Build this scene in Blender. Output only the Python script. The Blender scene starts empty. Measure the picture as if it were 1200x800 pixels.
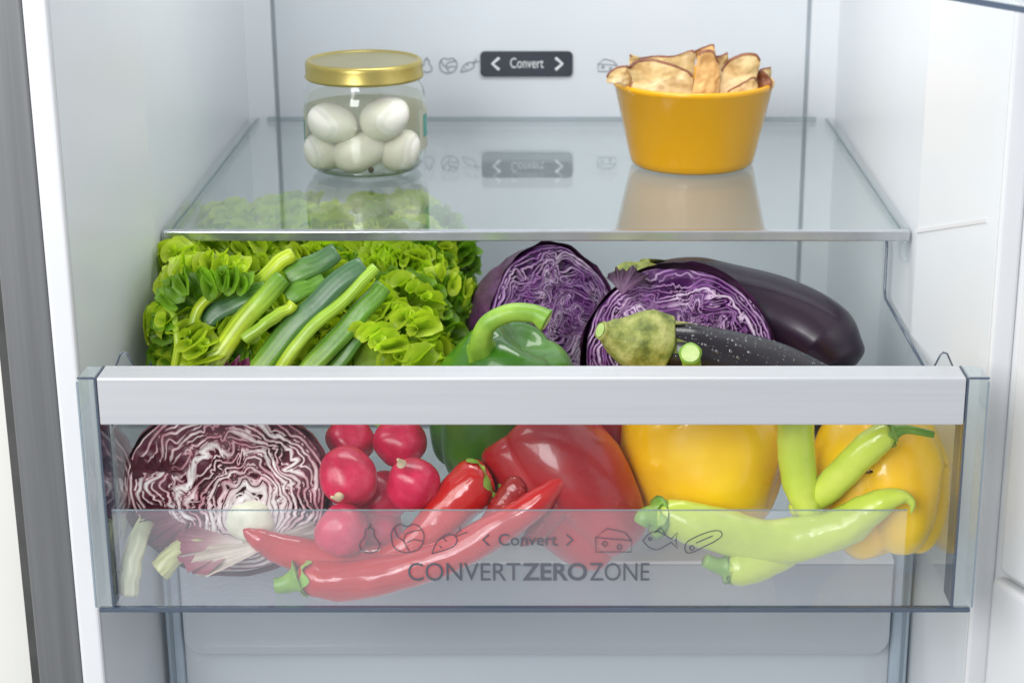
import bpy, bmesh, math, random
import numpy as np
from mathutils import Vector, Matrix, noise, Euler
from math import sin, cos, pi, sqrt, radians

random.seed(7)
sc = bpy.context.scene
COL = sc.collection
Z0 = 1.20                     # height of the lens above the kitchen floor; all z below are written relative to it

# ------------------------------------------------------------------ camera, world, lamps, exposure
FPX, CX, CY = 2184.0, 658.0, 400.0
TH = radians(18.3)
ST, CT = sin(TH), cos(TH)
cam_d = bpy.data.cameras.new('camera')
cam = bpy.data.objects.new('camera', cam_d)
COL.objects.link(cam)
cam.location = (0, 0, Z0)
cam.rotation_euler = (radians(90) - TH, 0, 0)
cam_d.sensor_width = 36
cam_d.lens = FPX / 1200 * 36
cam_d.shift_x = -(CX - 600) / 1200
cam_d.clip_start = 0.01
cam_d.clip_end = 50
cam_d.dof.use_dof = True
cam_d.dof.focus_distance = 1.0
cam_d.dof.aperture_fstop = 14
sc.camera = cam

w = bpy.data.worlds.new('World')
sc.world = w
w.use_nodes = True
w.node_tree.nodes['Background'].inputs[0].default_value = (0.92, 0.95, 1.0, 1)
w.node_tree.nodes['Background'].inputs[1].default_value = 0.33

def area(name, loc, target, size, sizey, power, col):
    l = bpy.data.lights.new(name, 'AREA')
    l.shape = 'RECTANGLE'; l.size = size; l.size_y = sizey
    l.energy = power; l.color = col
    o = bpy.data.objects.new(name, l)
    COL.objects.link(o)
    o.location = (loc[0], loc[1], loc[2] + Z0)
    d = Vector(target) - Vector(loc)
    o.rotation_euler = d.to_track_quat('-Z', 'Y').to_euler()
    return o
area('softbox_lamp', (-1.05, 0.10, 0.50), (0.05, 1.05, -0.35), 1.1, 1.0, 12.5, (1.0, 0.985, 0.96))
area('fill_lamp', (-0.62, -0.75, 0.45), (0.02, 1.1, -0.30), 0.6, 0.8, 12.0, (0.97, 0.985, 1.0))
area('ceiling_strip_lamp', (-0.015, 1.16, 0.125), (-0.015, 1.13, -1), 0.34, 0.14, 0.8, (1.0, 1.0, 0.98))

sc.view_settings.view_transform = 'Standard'
sc.view_settings.look = 'None'
sc.view_settings.gamma = 1
sc.view_settings.exposure = 0.66
sc.render.engine = 'CYCLES'
sc.cycles.max_bounces = 10
sc.cycles.diffuse_bounces = 4
sc.cycles.glossy_bounces = 5
sc.cycles.transmission_bounces = 6
sc.cycles.transparent_max_bounces = 32
sc.cycles.caustics_reflective = False
sc.cycles.caustics_refractive = False
sc.cycles.use_denoising = True

# ------------------------------------------------------------------ helpers
def W(px, py, Y):
    """point on the vertical plane at depth Y that the photograph shows at px, py"""
    v = (py - CY) / FPX
    z = -Y * (ST + v * CT) / (CT - v * ST)
    d = Y * CT - z * ST
    return Vector(((px - CX) * d / FPX, Y, z))

def S(n, px, py, Y):
    """n photo pixels in metres at that point"""
    p = W(px, py, Y)
    return n * (p.y * CT - p.z * ST) / FPX

def nz(x, y, z, s=1.0):
    return noise.noise(Vector((x * s, y * s, z * s)))

def root_loc(o):
    while o is not None and o.parent is not None:
        o = o.parent
    return Vector(o.location) if o is not None else Vector((0, 0, 0))

def thing(name, label, cat, loc=(0, 0, 0), group=None):
    o = bpy.data.objects.new(name, None)
    COL.objects.link(o)
    o.empty_display_size = 0.02
    o.location = (loc[0], loc[1], loc[2] + Z0)
    o['label'] = label; o['category'] = cat
    if group: o['group'] = group
    return o

def mk(name, vs, fs, mat, parent=None, smooth=True, cols=None, label=None, kind=None, uv=None):
    L = root_loc(parent) if parent is not None else Vector((0, 0, 0))
    a = np.array([tuple(v) for v in vs], dtype=float)
    a[:, 2] += Z0
    if parent is None:
        lo = a.min(0); hi = a.max(0)
        O = Vector(((lo[0] + hi[0]) / 2, (lo[1] + hi[1]) / 2, lo[2]))
        a -= np.array(O)
    else:
        a -= np.array(L)
    me = bpy.data.meshes.new(name)
    me.from_pydata(a.tolist(), [], [tuple(f) for f in fs])
    me.materials.append(mat)
    if smooth:
        me.polygons.foreach_set('use_smooth', [True] * len(me.polygons))
    if cols is not None:
        at = me.color_attributes.new('col', 'FLOAT_COLOR', 'POINT')
        at.data.foreach_set('color', np.array([(c[0], c[1], c[2], 1.0) for c in cols], dtype=np.float32).ravel())
    me.update()
    o = bpy.data.objects.new(name, me)
    COL.objects.link(o)
    if parent is not None:
        o.parent = parent
    else:
        o.location = O
    if label: o['label'] = label
    if kind: o['kind'] = kind
    return o

def tag(o, label, cat, group=None):
    o['label'] = label; o['category'] = cat
    if group: o['group'] = group
    return o

def fix_normals(o, bev=0, seg=2, sharp=None):
    bm = bmesh.new(); bm.from_mesh(o.data)
    bmesh.ops.recalc_face_normals(bm, faces=bm.faces)
    if bev:
        bmesh.ops.bevel(bm, geom=list(bm.edges), offset=bev, segments=seg, affect='EDGES', profile=0.5)
    bm.to_mesh(o.data); bm.free()
    return o

def box(name, x0, x1, y0, y1, z0, z1, mat, parent=None, bev=0.0, label=None, smooth=False):
    vs = [(x, y, z) for x in (x0, x1) for y in (y0, y1) for z in (z0, z1)]
    fs = [(0, 1, 3, 2), (4, 6, 7, 5), (0, 4, 5, 1), (2, 3, 7, 6), (0, 2, 6, 4), (1, 5, 7, 3)]
    o = mk(name, vs, fs, mat, parent, smooth, label=label)
    return fix_normals(o, bev, 3 if bev else 2)

def prism(name, pts, axis, a0, a1, mat, parent=None, bev=0.0, label=None, smooth=False):
    """closed polygon extruded along an axis; pts are the two other coordinates in order"""
    def P(p, a):
        if axis == 'x': return (a, p[0], p[1])
        if axis == 'y': return (p[0], a, p[1])
        return (p[0], p[1], a)
    n = len(pts)
    vs = [P(p, a0) for p in pts] + [P(p, a1) for p in pts]
    fs = [tuple(range(n)), tuple(range(2 * n - 1, n - 1, -1))] + [(i, (i + 1) % n, n + (i + 1) % n, n + i) for i in range(n)]
    o = mk(name, vs, fs, mat, parent, smooth, label=label)
    return fix_normals(o, bev, 2)

def rrect(x0, x1, z0, z1, r, n=6, corners='all'):
    out = []
    for cx, cz, a0, key in ((x1 - r, z1 - r, 0, 't'), (x0 + r, z1 - r, 90, 't'), (x0 + r, z0 + r, 180, 'b'), (x1 - r, z0 + r, 270, 'b')):
        if corners == 'bottom' and key == 't':
            out.append((x1 if a0 == 0 else x0, z1)); continue
        for k in range(n + 1):
            a = radians(a0 + 90 * k / n)
            out.append((cx + r * cos(a), cz + r * sin(a)))
    return out

def catmull(pts, n=12):
    P = [Vector(p) for p in pts]
    P = [P[0] * 2 - P[1]] + P + [P[-1] * 2 - P[-2]]
    out = []
    for i in range(1, len(P) - 2):
        for k in range(n):
            t = k / n
            a, b, c, d = P[i - 1], P[i], P[i + 1], P[i + 2]
            out.append(0.5 * ((2 * b) + (c - a) * t + (2 * a - 5 * b + 4 * c - d) * t * t + (3 * b - a - 3 * c + d) * t ** 3))
    out.append(P[-2])
    return out

def interp(vals, t):
    """piecewise linear list of (t, v)"""
    for (t0, v0), (t1, v1) in zip(vals, vals[1:]):
        if t <= t1:
            k = 0 if t1 == t0 else max(0, (t - t0) / (t1 - t0))
            if isinstance(v0, (int, float)):
                k = k * k * (3 - 2 * k) * 0.5 + k * 0.5
                return v0 + (v1 - v0) * k
            return tuple(a + (b - a) * k for a, b in zip(v0, v1))
    return vals[-1][1]

def sweep(path, rad, seg=20, cap=True, shape=None, flat=1.0, up=None, twist=0.0):
    """tube along a path; rad(t) gives the radius; shape(t, a) a radial factor; flat squashes the section across 'up'"""
    n = len(path)
    vs, fs = [], []
    T = []
    for i in range(n):
        d = path[min(i + 1, n - 1)] - path[max(i - 1, 0)]
        T.append(d.normalized())
    u = (up or Vector((0, 0, 1)))
    N = (u - T[0] * u.dot(T[0])).normalized()
    tt = []
    for i in range(n):
        N = (N - T[i] * N.dot(T[i])).normalized()
        B = T[i].cross(N)
        t = i / (n - 1)
        r = rad(t)
        for k in range(seg):
            a = 2 * pi * k / seg
            f = shape(t, a) if shape else 1.0
            aa = a + twist * t
            vs.append(path[i] + (N * cos(aa) * flat + B * sin(aa)) * r * f)
            tt.append((t, a))
    for i in range(n - 1):
        for k in range(seg):
            fs.append((i * seg + k, i * seg + (k + 1) % seg, (i + 1) * seg + (k + 1) % seg, (i + 1) * seg + k))
    if cap:
        vs.append(path[0]); tt.append((0, 0))
        c = len(vs) - 1
        for k in range(seg): fs.append((c, (k + 1) % seg, k))
        vs.append(path[-1]); tt.append((1, 0))
        c = len(vs) - 1; b = (n - 1) * seg
        for k in range(seg): fs.append((c, b + k, b + (k + 1) % seg))
    return vs, fs, tt

# ------------------------------------------------------------------ materials
def newmat(name):
    m = bpy.data.materials.new(name); m.use_nodes = True
    nt = m.node_tree
    return m, nt, nt.nodes['Principled BSDF'], nt.nodes['Material Output']

def setp(b, **k):
    names = dict(rough='Roughness', metal='Metallic', spec='Specular IOR Level', coat='Coat Weight', coatr='Coat Roughness',
                 sss='Subsurface Weight', sssr='Subsurface Radius', ssss='Subsurface Scale', ior='IOR', trans='Transmission Weight', aniso='Anisotropic')
    for a, v in k.items():
        b.inputs[names[a]].default_value = v

def add_noise(nt, scale, detail=4, vec='Object', stretch=None, rough=0.55):
    tc = nt.nodes.new('ShaderNodeTexCoord')
    n = nt.nodes.new('ShaderNodeTexNoise')
    n.inputs['Scale'].default_value = scale
    n.inputs['Detail'].default_value = detail
    n.inputs['Roughness'].default_value = rough
    src = tc.outputs[vec]
    if stretch:
        mp = nt.nodes.new('ShaderNodeMapping')
        mp.inputs['Scale'].default_value = stretch
        nt.links.new(src, mp.inputs[0]); src = mp.outputs[0]
    nt.links.new(src, n.inputs['Vector'])
    return n

def ramp(nt, src, stops):
    r = nt.nodes.new('ShaderNodeValToRGB')
    el = r.color_ramp.elements
    while len(el) < len(stops): el.new(0.5)
    for e, (p, c) in zip(el, stops):
        e.position = p; e.color = (c[0], c[1], c[2], 1)
    nt.links.new(src, r.inputs[0])
    return r.outputs[0]

def bump(nt, b, src, strength, dist=0.001, prev=None):
    bp = nt.nodes.new('ShaderNodeBump')
    bp.inputs['Strength'].default_value = strength
    bp.inputs['Distance'].default_value = dist
    nt.links.new(src, bp.inputs['Height'])
    if prev is not None: nt.links.new(prev, bp.inputs['Normal'])
    nt.links.new(bp.outputs[0], b.inputs['Normal'])
    return bp.outputs[0]

def mat_noise(name, c0, c1, scale=30, lo=0.35, hi=0.65, bs=0.0, bscale=200, bdist=0.0006, stretch=None, mid=None, **k):
    m, nt, b, out = newmat(name)
    n = add_noise(nt, scale, stretch=stretch)
    st = [(lo, c0), (hi, c1)] if mid is None else [(lo, c0), ((lo + hi) / 2, mid), (hi, c1)]
    nt.links.new(ramp(nt, n.outputs[0], st), b.inputs['Base Color'])
    if bs:
        n2 = add_noise(nt, bscale, detail=3, stretch=stretch)
        bump(nt, b, n2.outputs[0], bs, bdist)
    setp(b, **k)
    return m

def mat_attr(name, scale=250, bs=0.25, vary=0.25, bdist=0.0008, transl=0.0, tcol=(0.5, 0.7, 0.1), stretch=None, **k):
    """colour comes from the mesh's own attribute, mottled a little"""
    m, nt, b, out = newmat(name)
    a = nt.nodes.new('ShaderNodeVertexColor'); a.layer_name = 'col'
    n = add_noise(nt, 60, stretch=stretch)
    mr = nt.nodes.new('ShaderNodeMapRange')
    mr.inputs['From Min'].default_value = 0.3; mr.inputs['From Max'].default_value = 0.7
    mr.inputs['To Min'].default_value = 1 - vary; mr.inputs['To Max'].default_value = 1 + vary
    nt.links.new(n.outputs[0], mr.inputs[0])
    mx = nt.nodes.new('ShaderNodeVectorMath'); mx.operation = 'SCALE'
    nt.links.new(a.outputs[0], mx.inputs[0]); nt.links.new(mr.outputs[0], mx.inputs['Scale'])
    nt.links.new(mx.outputs[0], b.inputs['Base Color'])
    n2 = add_noise(nt, scale, detail=4, stretch=stretch)
    if bs: bump(nt, b, n2.outputs[0], bs, bdist)
    setp(b, **k)
    if transl:
        t = nt.nodes.new('ShaderNodeBsdfTranslucent')
        m2 = nt.nodes.new('ShaderNodeVectorMath'); m2.operation = 'MULTIPLY'
        nt.links.new(mx.outputs[0], m2.inputs[0]); m2.inputs[1].default_value = tcol
        nt.links.new(m2.outputs[0], t.inputs[0])
        ms = nt.nodes.new('ShaderNodeMixShader'); ms.inputs[0].default_value = transl
        nt.links.new(b.outputs[0], ms.inputs[1]); nt.links.new(t.outputs[0], ms.inputs[2])
        nt.links.new(ms.outputs[0], out.inputs['Surface'])
    return m

def mat_clear(name, tint=(0.96, 0.985, 0.985), f0=0.04, rough=0.02, haze=0.0, hazecol=(0.8, 0.85, 0.9), f90=1.0, smudge=0.0):
    """thin clear sheet: tinted pass-through with Schlick reflection and, if wanted, a milky share"""
    m = bpy.data.materials.new(name); m.use_nodes = True
    nt = m.node_tree; nt.nodes.clear()
    out = nt.nodes.new('ShaderNodeOutputMaterial')
    g = nt.nodes.new('ShaderNodeNewGeometry')
    dot = nt.nodes.new('ShaderNodeVectorMath'); dot.operation = 'DOT_PRODUCT'
    nt.links.new(g.outputs['Incoming'], dot.inputs[0]); nt.links.new(g.outputs['Normal'], dot.inputs[1])
    def mth(op, a, bval=None, blink=None):
        x = nt.nodes.new('ShaderNodeMath'); x.operation = op
        if isinstance(a, (int, float)): x.inputs[0].default_value = a
        else: nt.links.new(a, x.inputs[0])
        if bval is not None: x.inputs[1].default_value = bval
        if blink is not None: nt.links.new(blink, x.inputs[1])
        return x.outputs[0]
    ab = mth('ABSOLUTE', dot.outputs['Value'])
    om = mth('SUBTRACT', 1.0, blink=ab)
    p5 = mth('POWER', om, 5.0)
    sc_ = mth('MULTIPLY', p5, f90 - f0)
    fr = mth('ADD', sc_, f0)
    tr = nt.nodes.new('ShaderNodeBsdfTransparent'); tr.inputs[0].default_value = (*tint, 1)
    gl = nt.nodes.new('ShaderNodeBsdfGlossy'); gl.inputs['Roughness'].default_value = rough
    gl.inputs['Color'].default_value = (1, 1, 1, 1)
    base = tr.outputs[0]
    if haze or smudge:
        df = nt.nodes.new('ShaderNodeBsdfDiffuse'); df.inputs[0].default_value = (*hazecol, 1)
        h = nt.nodes.new('ShaderNodeMixShader'); h.inputs[0].default_value = haze
        if smudge:
            n = add_noise(nt, 14, 5, rough=0.65)
            mr = nt.nodes.new('ShaderNodeMapRange')
            mr.inputs['From Min'].default_value = 0.42; mr.inputs['From Max'].default_value = 0.72
            mr.inputs['To Min'].default_value = haze; mr.inputs['To Max'].default_value = haze + smudge
            nt.links.new(n.outputs[0], mr.inputs[0]); nt.links.new(mr.outputs[0], h.inputs[0])
        nt.links.new(base, h.inputs[1]); nt.links.new(df.outputs[0], h.inputs[2])
        base = h.outputs[0]
    mx = nt.nodes.new('ShaderNodeMixShader')
    nt.links.new(fr, mx.inputs[0]); nt.links.new(base, mx.inputs[1]); nt.links.new(gl.outputs[0], mx.inputs[2])
    nt.links.new(mx.outputs[0], out.inputs['Surface'])
    return m

M = {}
M['liner'] = mat_noise('liner_plastic', (0.70, 0.735, 0.77), (0.73, 0.76, 0.79), scale=6, bs=0.04, bscale=60, bdist=0.001, rough=0.28, spec=0.5)
M['flange'] = mat_noise('flange_plastic', (0.66, 0.67, 0.69), (0.69, 0.70, 0.72), scale=5, rough=0.35)
M['backliner'] = mat_noise('back_liner_plastic', (0.66, 0.70, 0.745), (0.70, 0.735, 0.775), scale=5, bs=0.03, bscale=40, rough=0.30)
M['groove'] = mat_noise('groove_shadow_gap', (0.34, 0.38, 0.42), (0.38, 0.42, 0.46), rough=0.6)
M['steel'] = mat_noise('brushed_steel', (0.17, 0.175, 0.18), (0.22, 0.225, 0.23), scale=160, stretch=(1, 1, 0.02), rough=0.45, metal=0.55)
M['gap_shade'] = mat_noise('dark_gap_shade', (0.045, 0.045, 0.045), (0.07, 0.07, 0.068), rough=0.6)  # near-black colour standing for the shade inside the cabinet gap
M['cabinet'] = mat_noise('cream_lacquer', (0.70, 0.70, 0.66), (0.74, 0.74, 0.70), scale=8, rough=0.4)
M['wallpaint'] = mat_noise('wall_paint', (0.6, 0.6, 0.58), (0.64, 0.64, 0.62), scale=8, rough=0.8)
M['alu'] = mat_noise('satin_aluminium', (0.60, 0.61, 0.63), (0.63, 0.64, 0.66), scale=300, stretch=(0.02, 1, 1), bs=0.06, bscale=500, bdist=0.0003, rough=0.42, metal=0.55)
M['chrome'] = mat_noise('chromed_trim', (0.55, 0.57, 0.60), (0.62, 0.64, 0.67), scale=50, rough=0.18, metal=0.8)
M['glass'] = mat_clear('shelf_glass', (0.955, 0.98, 0.975), 0.045, 0.012, haze=0.004, smudge=0.035)
M['glassedge'] = mat_clear('shelf_glass_edge', (0.35, 0.47, 0.50), 0.05, 0.05, haze=0.35, hazecol=(0.30, 0.42, 0.45))
M['plastic'] = mat_clear('clear_plastic', (0.985, 0.99, 0.99), 0.008, 0.03, f90=0.6, smudge=0.012)
M['sideplastic'] = mat_clear('side_clear_plastic', (0.95, 0.965, 0.97), 0.04, 0.05, haze=0.06, hazecol=(0.75, 0.82, 0.85))
M['endcap'] = mat_clear('end_cap_plastic', (0.86, 0.90, 0.91), 0.04, 0.05, haze=0.22, hazecol=(0.66, 0.72, 0.74))
M['pedge'] = mat_clear('plastic_edge', (0.30, 0.36, 0.44), 0.06, 0.08, haze=0.45, hazecol=(0.13, 0.17, 0.24))
M['pedge2'] = mat_clear('pale_plastic_edge', (0.62, 0.68, 0.72), 0.06, 0.08, haze=0.35, hazecol=(0.42, 0.50, 0.56))
M['frost'] = mat_clear('frosted_band', (0.97, 0.98, 1.0), 0.02, 0.20, haze=0.14, hazecol=(0.82, 0.85, 0.92), f90=0.3)
M['lowplastic'] = mat_clear('lower_drawer_plastic', (0.80, 0.84, 0.87), 0.05, 0.07, haze=0.46, hazecol=(0.78, 0.82, 0.86))
M['lowlip'] = mat_clear('lower_drawer_lip_plastic', (0.80, 0.83, 0.86), 0.05, 0.07, haze=0.50, hazecol=(0.58, 0.62, 0.66))
M['lowside'] = mat_noise('lower_drawer_runner', (0.30, 0.37, 0.43), (0.36, 0.43, 0.49), rough=0.35)
M['ink'] = mat_noise('grey_ink', (0.085, 0.09, 0.11), (0.11, 0.115, 0.135), rough=0.7, spec=0.1)
M['paleink'] = mat_noise('pale_grey_ink', (0.30, 0.33, 0.37), (0.34, 0.37, 0.41), rough=0.7)
M['panel'] = mat_noise('control_panel_face', (0.035, 0.04, 0.055), (0.045, 0.05, 0.065), rough=0.3)
M['whiteink'] = mat_noise('white_ink', (0.75, 0.77, 0.8), (0.8, 0.82, 0.85), rough=0.6)

# ------------------------------------------------------------------ the room beside the refrigerator
tag(box('kitchen_cabinet', -0.75, -0.2985, 0.955, 1.50, -1.15, 0.50, M['cabinet'], None, 0.001),
    'cream side panel of the kitchen cabinet beyond the dark gap left of the refrigerator', 'cabinet')

# ------------------------------------------------------------------ refrigerator
fr = thing('refrigerator', 'open white lined refrigerator with brushed steel edge, holding a glass shelf and clear drawers', 'refrigerator', (-0.015, 1.2, -1.15))
YF, YT, YS, YB = 0.93, 1.05, 1.398, 1.4165
XL, XR = -0.2369, 0.2071
FL, FR = -0.2540, 0.2245
ZB, ZT = -0.90, 0.14
T = 0.010
def wallprof(x, s):   # outline seen from above, s = +1 right wall
    i = [(FL if s < 0 else FR, YF), ((FL if s < 0 else FR) - s * 0.002, YF + 0.012), (x, YT), (x, YT + 0.002), (x + s * 0.0006, YT + 0.004), (x + s * 0.0006, YS)]
    return i + [(x + s * 0.028, YS), (x + s * 0.028, YF)]
prism('side_wall', wallprof(XL, -1), 'z', ZB, ZT, M['liner'], fr, 0.0)
prism('side_wall', wallprof(XR, 1), 'z', ZB, ZT, M['liner'], fr, 0.0)
# back wall: chamfered corner strips, then a joint, then the flat middle panel
GL, GR = -0.2186, 0.1877
prism('corner_panel', [(XL - 0.0006, YS), (GL - 0.0012, YB - 0.002), (GL - 0.0012, YB + 0.01), (XL - 0.028, YB + 0.01), (XL - 0.028, YS)], 'z', ZB, ZT, M['liner'], fr)
prism('corner_panel', [(XR + 0.0006, YS), (GR + 0.0012, YB - 0.002), (GR + 0.0012, YB + 0.01), (XR + 0.028, YB + 0.01), (XR + 0.028, YS)], 'z', ZB, ZT, M['liner'], fr)
box('back_wall', GL + 0.0012, GR - 0.0012, YB, YB + 0.01, ZB, ZT, M['backliner'], fr, 0.0012)
for gx in (GL, GR): box('back_joint', gx - 0.0011, gx + 0.0011, YB + 0.0006, YB + 0.006, ZB, ZT, M['groove'], fr)
box('top_wall', XL - 0.028, XR + 0.028, YF, YB + 0.02, ZT + 0.0002, ZT + 0.02, M['liner'], fr)
box('bottom_wall', XL - 0.028, XR + 0.028, YF, YB + 0.02, ZB - 0.02, ZB - 0.0002, M['liner'], fr)
# front flange of the liner and the brushed steel side
box('front_flange', -0.2668, FL - 0.0002, YF - 0.004, YF + 0.03, ZB, ZT + 0.02, M['flange'], fr, 0.002)
box('front_flange', FR + 0.0002, 0.2368, YF - 0.004, YF + 0.03, ZB, ZT + 0.02, M['flange'], fr, 0.002)
box('steel_side', -0.2912, -0.2670, YF - 0.003, YF + 0.60, ZB - 0.25, ZT + 0.2, M['steel'], fr, 0.0015)
box('steel_side', 0.2400, 0.262, YF + 0.06, YF + 0.60, ZB - 0.25, ZT + 0.2, M['steel'], fr, 0.0015)
box('gap_shade', -0.2980, -0.2914, YF + 0.006, YF + 0.60, ZB - 0.25, ZT + 0.2, M['gap_shade'], fr)  # dark strip filling the gap to the cabinet, its shade put in as colour
# slanting rib on the right wall, level with the shelf
a, b = W(1167, 263, YF + 0.006), W(1076, 271, YT)
def rib(name, a, b, w_, th, mat):
    vs = []
    for p in (a, b):
        for dz in (-w_ / 2, w_ / 2):
            for dx in (-th, 0.004):
                vs.append((p.x + dx, p.y, p.z + dz))
    fs = [(0, 1, 3, 2), (4, 6, 7, 5), (0, 4, 5, 1), (2, 3, 7, 6), (0, 2, 6, 4), (1, 5, 7, 3)]
    return fix_normals(mk(name, vs, fs, mat, fr, False))
rib('wall_rib', Vector((FR - 0.002, a.y + 0.008, a.z)), Vector((XR, b.y, b.z)), 0.0022, 0.0008, M['flange'])
# interior lamp cover under the ceiling of the compartment
box('lamp_cover', -0.20, 0.17, 1.08, 1.24, 0.131, 0.139, M['flange'], fr, 0.002)

# strokes: thin flat ink outlines, written as photo points on a vertical plane
def stroke(lines, Y, wd, name, mat, parent, closed=False):
    vs, fs = [], []
    for ln in lines:
        pts = [W(x, y, Y) for x, y in ln]
        n = len(pts)
        for i, p in enumerate(pts):
            d = (pts[min(i + 1, n - 1)] - pts[max(i - 1, 0)])
            d.y = 0; d.normalize()
            nn = Vector((-d.z, 0, d.x)) * wd / 2
            vs += [p + nn, p - nn]
        b0 = len(vs) - 2 * n
        for i in range(n - 1):
            q = b0 + 2 * i
            fs.append((q, q + 1, q + 3, q + 2))
    return mk(name, vs, fs, mat, parent, False)

def smooth2(pts, closed=True, n=6):
    P = [Vector((x, y, 0)) for x, y in pts]
    if closed:
        P = P + P[:2]
        return [(v.x, v.y) for v in catmull([P[-3]] + P, n)][n:-n] if False else [(v.x, v.y) for v in catmull(P[:-1] , n)]
    return [(v.x, v.y) for v in catmull(P, n)]

def icon(kind, cx, cy, s):
    def q(l): return [(cx + x * s, cy + y * s) for x, y in l]
    if kind == 'pear':
        return [q(smooth2([(0, -15), (5, -12), (6, -4), (12, 5), (10, 13), (0, 16), (-10, 13), (-12, 5), (-6, -4), (-5, -12), (0, -15)], False)), q([(0, -15), (1, -20)])]
    if kind == 'cabbage':
        return [q(smooth2([(-20, -4), (-16, -13), (-8, -17), (0, -14), (8, -17), (17, -12), (21, -2), (17, 11), (6, 17), (-7, 17), (-17, 10), (-20, -4)], False)),
                q(smooth2([(-16, -12), (-12, -2), (-4, 4), (2, 16)], False)), q(smooth2([(17, -10), (6, -8), (-2, -4), (-4, 4)], False)), q(smooth2([(19, 4), (8, 2), (0, 6)], False))]
    if kind == 'carrot':
        return [q(smooth2([(-22, 16), (-16, 2), (-6, -6), (4, -7), (9, -1), (6, 6), (-4, 11), (-22, 16)], False)), q([(6, -6), (13, -12), (12, -17)]), q([(8, -5), (17, -9), (22, -10)]), q([(-8, -3), (-4, 1)]), q([(-13, 6), (-10, 9)])]
    if kind == 'cheese':
        return [q([(-22, -4), (-22, 14), (22, 14), (22, 0), (-22, -4), (-8, -15), (14, -10), (22, 0)]), q(smooth2([(-14, 4), (-11, 1), (-8, 4), (-11, 7), (-14, 4)], False)), q(smooth2([(4, 8), (7, 5), (10, 8), (7, 11), (4, 8)], False))]
    if kind == 'fish':
        return [q(smooth2([(-21, 0), (-12, -9), (-2, -11), (8, -6), (14, -2)], False)), q(smooth2([(-21, 0), (-12, 9), (-2, 11), (8, 6), (14, 2)], False)), q([(14, -2), (22, -10), (20, 0), (22, 10), (14, 2)]), q(smooth2([(-14, -2), (-12, -4), (-10, -2), (-12, 0), (-14, -2)], False)), q(smooth2([(-6, -10), (2, -15), (6, -8)], False))]
    return [q(smooth2([(-23, 9), (-20, 1), (-8, -6), (8, -12), (20, -13), (23, -7), (14, 0), (2, 6), (-12, 13), (-20, 14), (-23, 9)], False)), q(smooth2([(-17, 8), (-14, 5), (-11, 8), (-14, 11), (-17, 8)], False)), q([(-9, 2), (12, -7)])]

def text(s, x0, x1, ytop, ybot, Y, mat, parent, name='lettering', bold=0.0, up=0.0):
    cu = bpy.data.curves.new('t', 'FONT')
    cu.body = s; cu.size = 1; cu.offset = bold; cu.extrude = 0
    cu.resolution_u = 4
    o = bpy.data.objects.new('t', cu); COL.objects.link(o)
    bpy.context.view_layer.update()
    dg = bpy.context.evaluated_depsgraph_get()
    me = bpy.data.meshes.new_from_object(o.evaluated_get(dg))
    P = np.array([v.co[:] for v in me.vertices]); F = [tuple(p.vertices) for p in me.polygons]
    bpy.data.objects.remove(o); bpy.data.curves.remove(cu); bpy.data.meshes.remove(me)
    lo, hi = P.min(0), P.max(0)
    a = W(x0, ybot, Y); b = W(x1, ytop, Y); a2 = W(x0, ybot, Y)
    xm0 = W(x0, (ytop + ybot) / 2, Y).x; xm1 = W(x1, (ytop + ybot) / 2, Y).x
    vs = [(xm0 + (p[0] - lo[0]) / (hi[0] - lo[0]) * (xm1 - xm0), Y, a.z + (p[1] - lo[1]) / (hi[1] - lo[1]) * (b.z - a.z)) for p in P]
    return mk(name, vs, F, mat, parent, False)

# control panel on the back wall
pa, pb = W(563, 90, YB - 0.002), W(671, 60.5, YB - 0.002)
prism('control_panel', rrect(pa.x, pb.x, pa.z, pb.z, 0.0035), 'y', YB - 0.002, YB - 0.0001, M['panel'], fr)
YI = YB - 0.0022
text('Convert', 598, 637, 68, 80, YI, M['whiteink'], fr)
stroke([[(585, 68), (577, 75), (585, 82)]], YI, 0.0022, 'arrow_mark', M['whiteink'], fr)
stroke([[(651, 68), (659, 75), (651, 82)]], YI, 0.0022, 'arrow_mark', M['whiteink'], fr)
for kind, cx in (('pear', 500), ('cabbage', 525), ('carrot', 551), ('cheese', 712)):
    stroke(icon(kind, cx, 77, 0.50), YB - 0.0004, 0.0010, 'food_icon', M['paleink'], fr)
# open door on the right, hinged at the flange, with its clear bin
door_dir = Vector((0.41, -0.91, 0)).normalized(); door_n = Vector((-0.91, -0.41, 0)).normalized()
def on_door(t, n, z):
    return Vector((0.2385, YF - 0.006, 0)) + door_dir * t + door_n * n + Vector((0, 0, z))
def door_box(name, t0, t1, n0, n1, z0, z1, mat, parent, bev=0.0):
    vs = [on_door(t, n, z) for t in (t0, t1) for n in (n0, n1) for z in (z0, z1)]
    fs = [(0, 1, 3, 2), (4, 6, 7, 5), (0, 4, 5, 1), (2, 3, 7, 6), (0, 2, 6, 4), (1, 5, 7, 3)]
    return fix_normals(mk(name, vs, fs, mat, parent, False), bev, 3)
dr = door_box('door', -0.02, 0.50, -0.05, 0.0, ZB, ZT + 0.02, M['flange'], fr, 0.004)
zl = W(1150, 662, YF).z
door_box('door_rib', 0.006, 0.49, 0.0002, 0.010, zl - 0.30, zl, M['flange'], dr, 0.003)
door_box('door_rib', 0.006, 0.49, 0.0002, 0.006, zl + 0.003, zl + 0.30, M['flange'], dr, 0.003)

# ------------------------------------------------------------------ glass shelf
gs = thing('glass_shelf', 'glass shelf with silver front edge carrying the egg jar and the bowl', 'shelf', (-0.015, 1.23, -0.285))
ZS = -0.285
SY0, SY1 = 1.066, 1.409
GX0, GX1 = XL + 0.0065, XR - 0.0065
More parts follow.
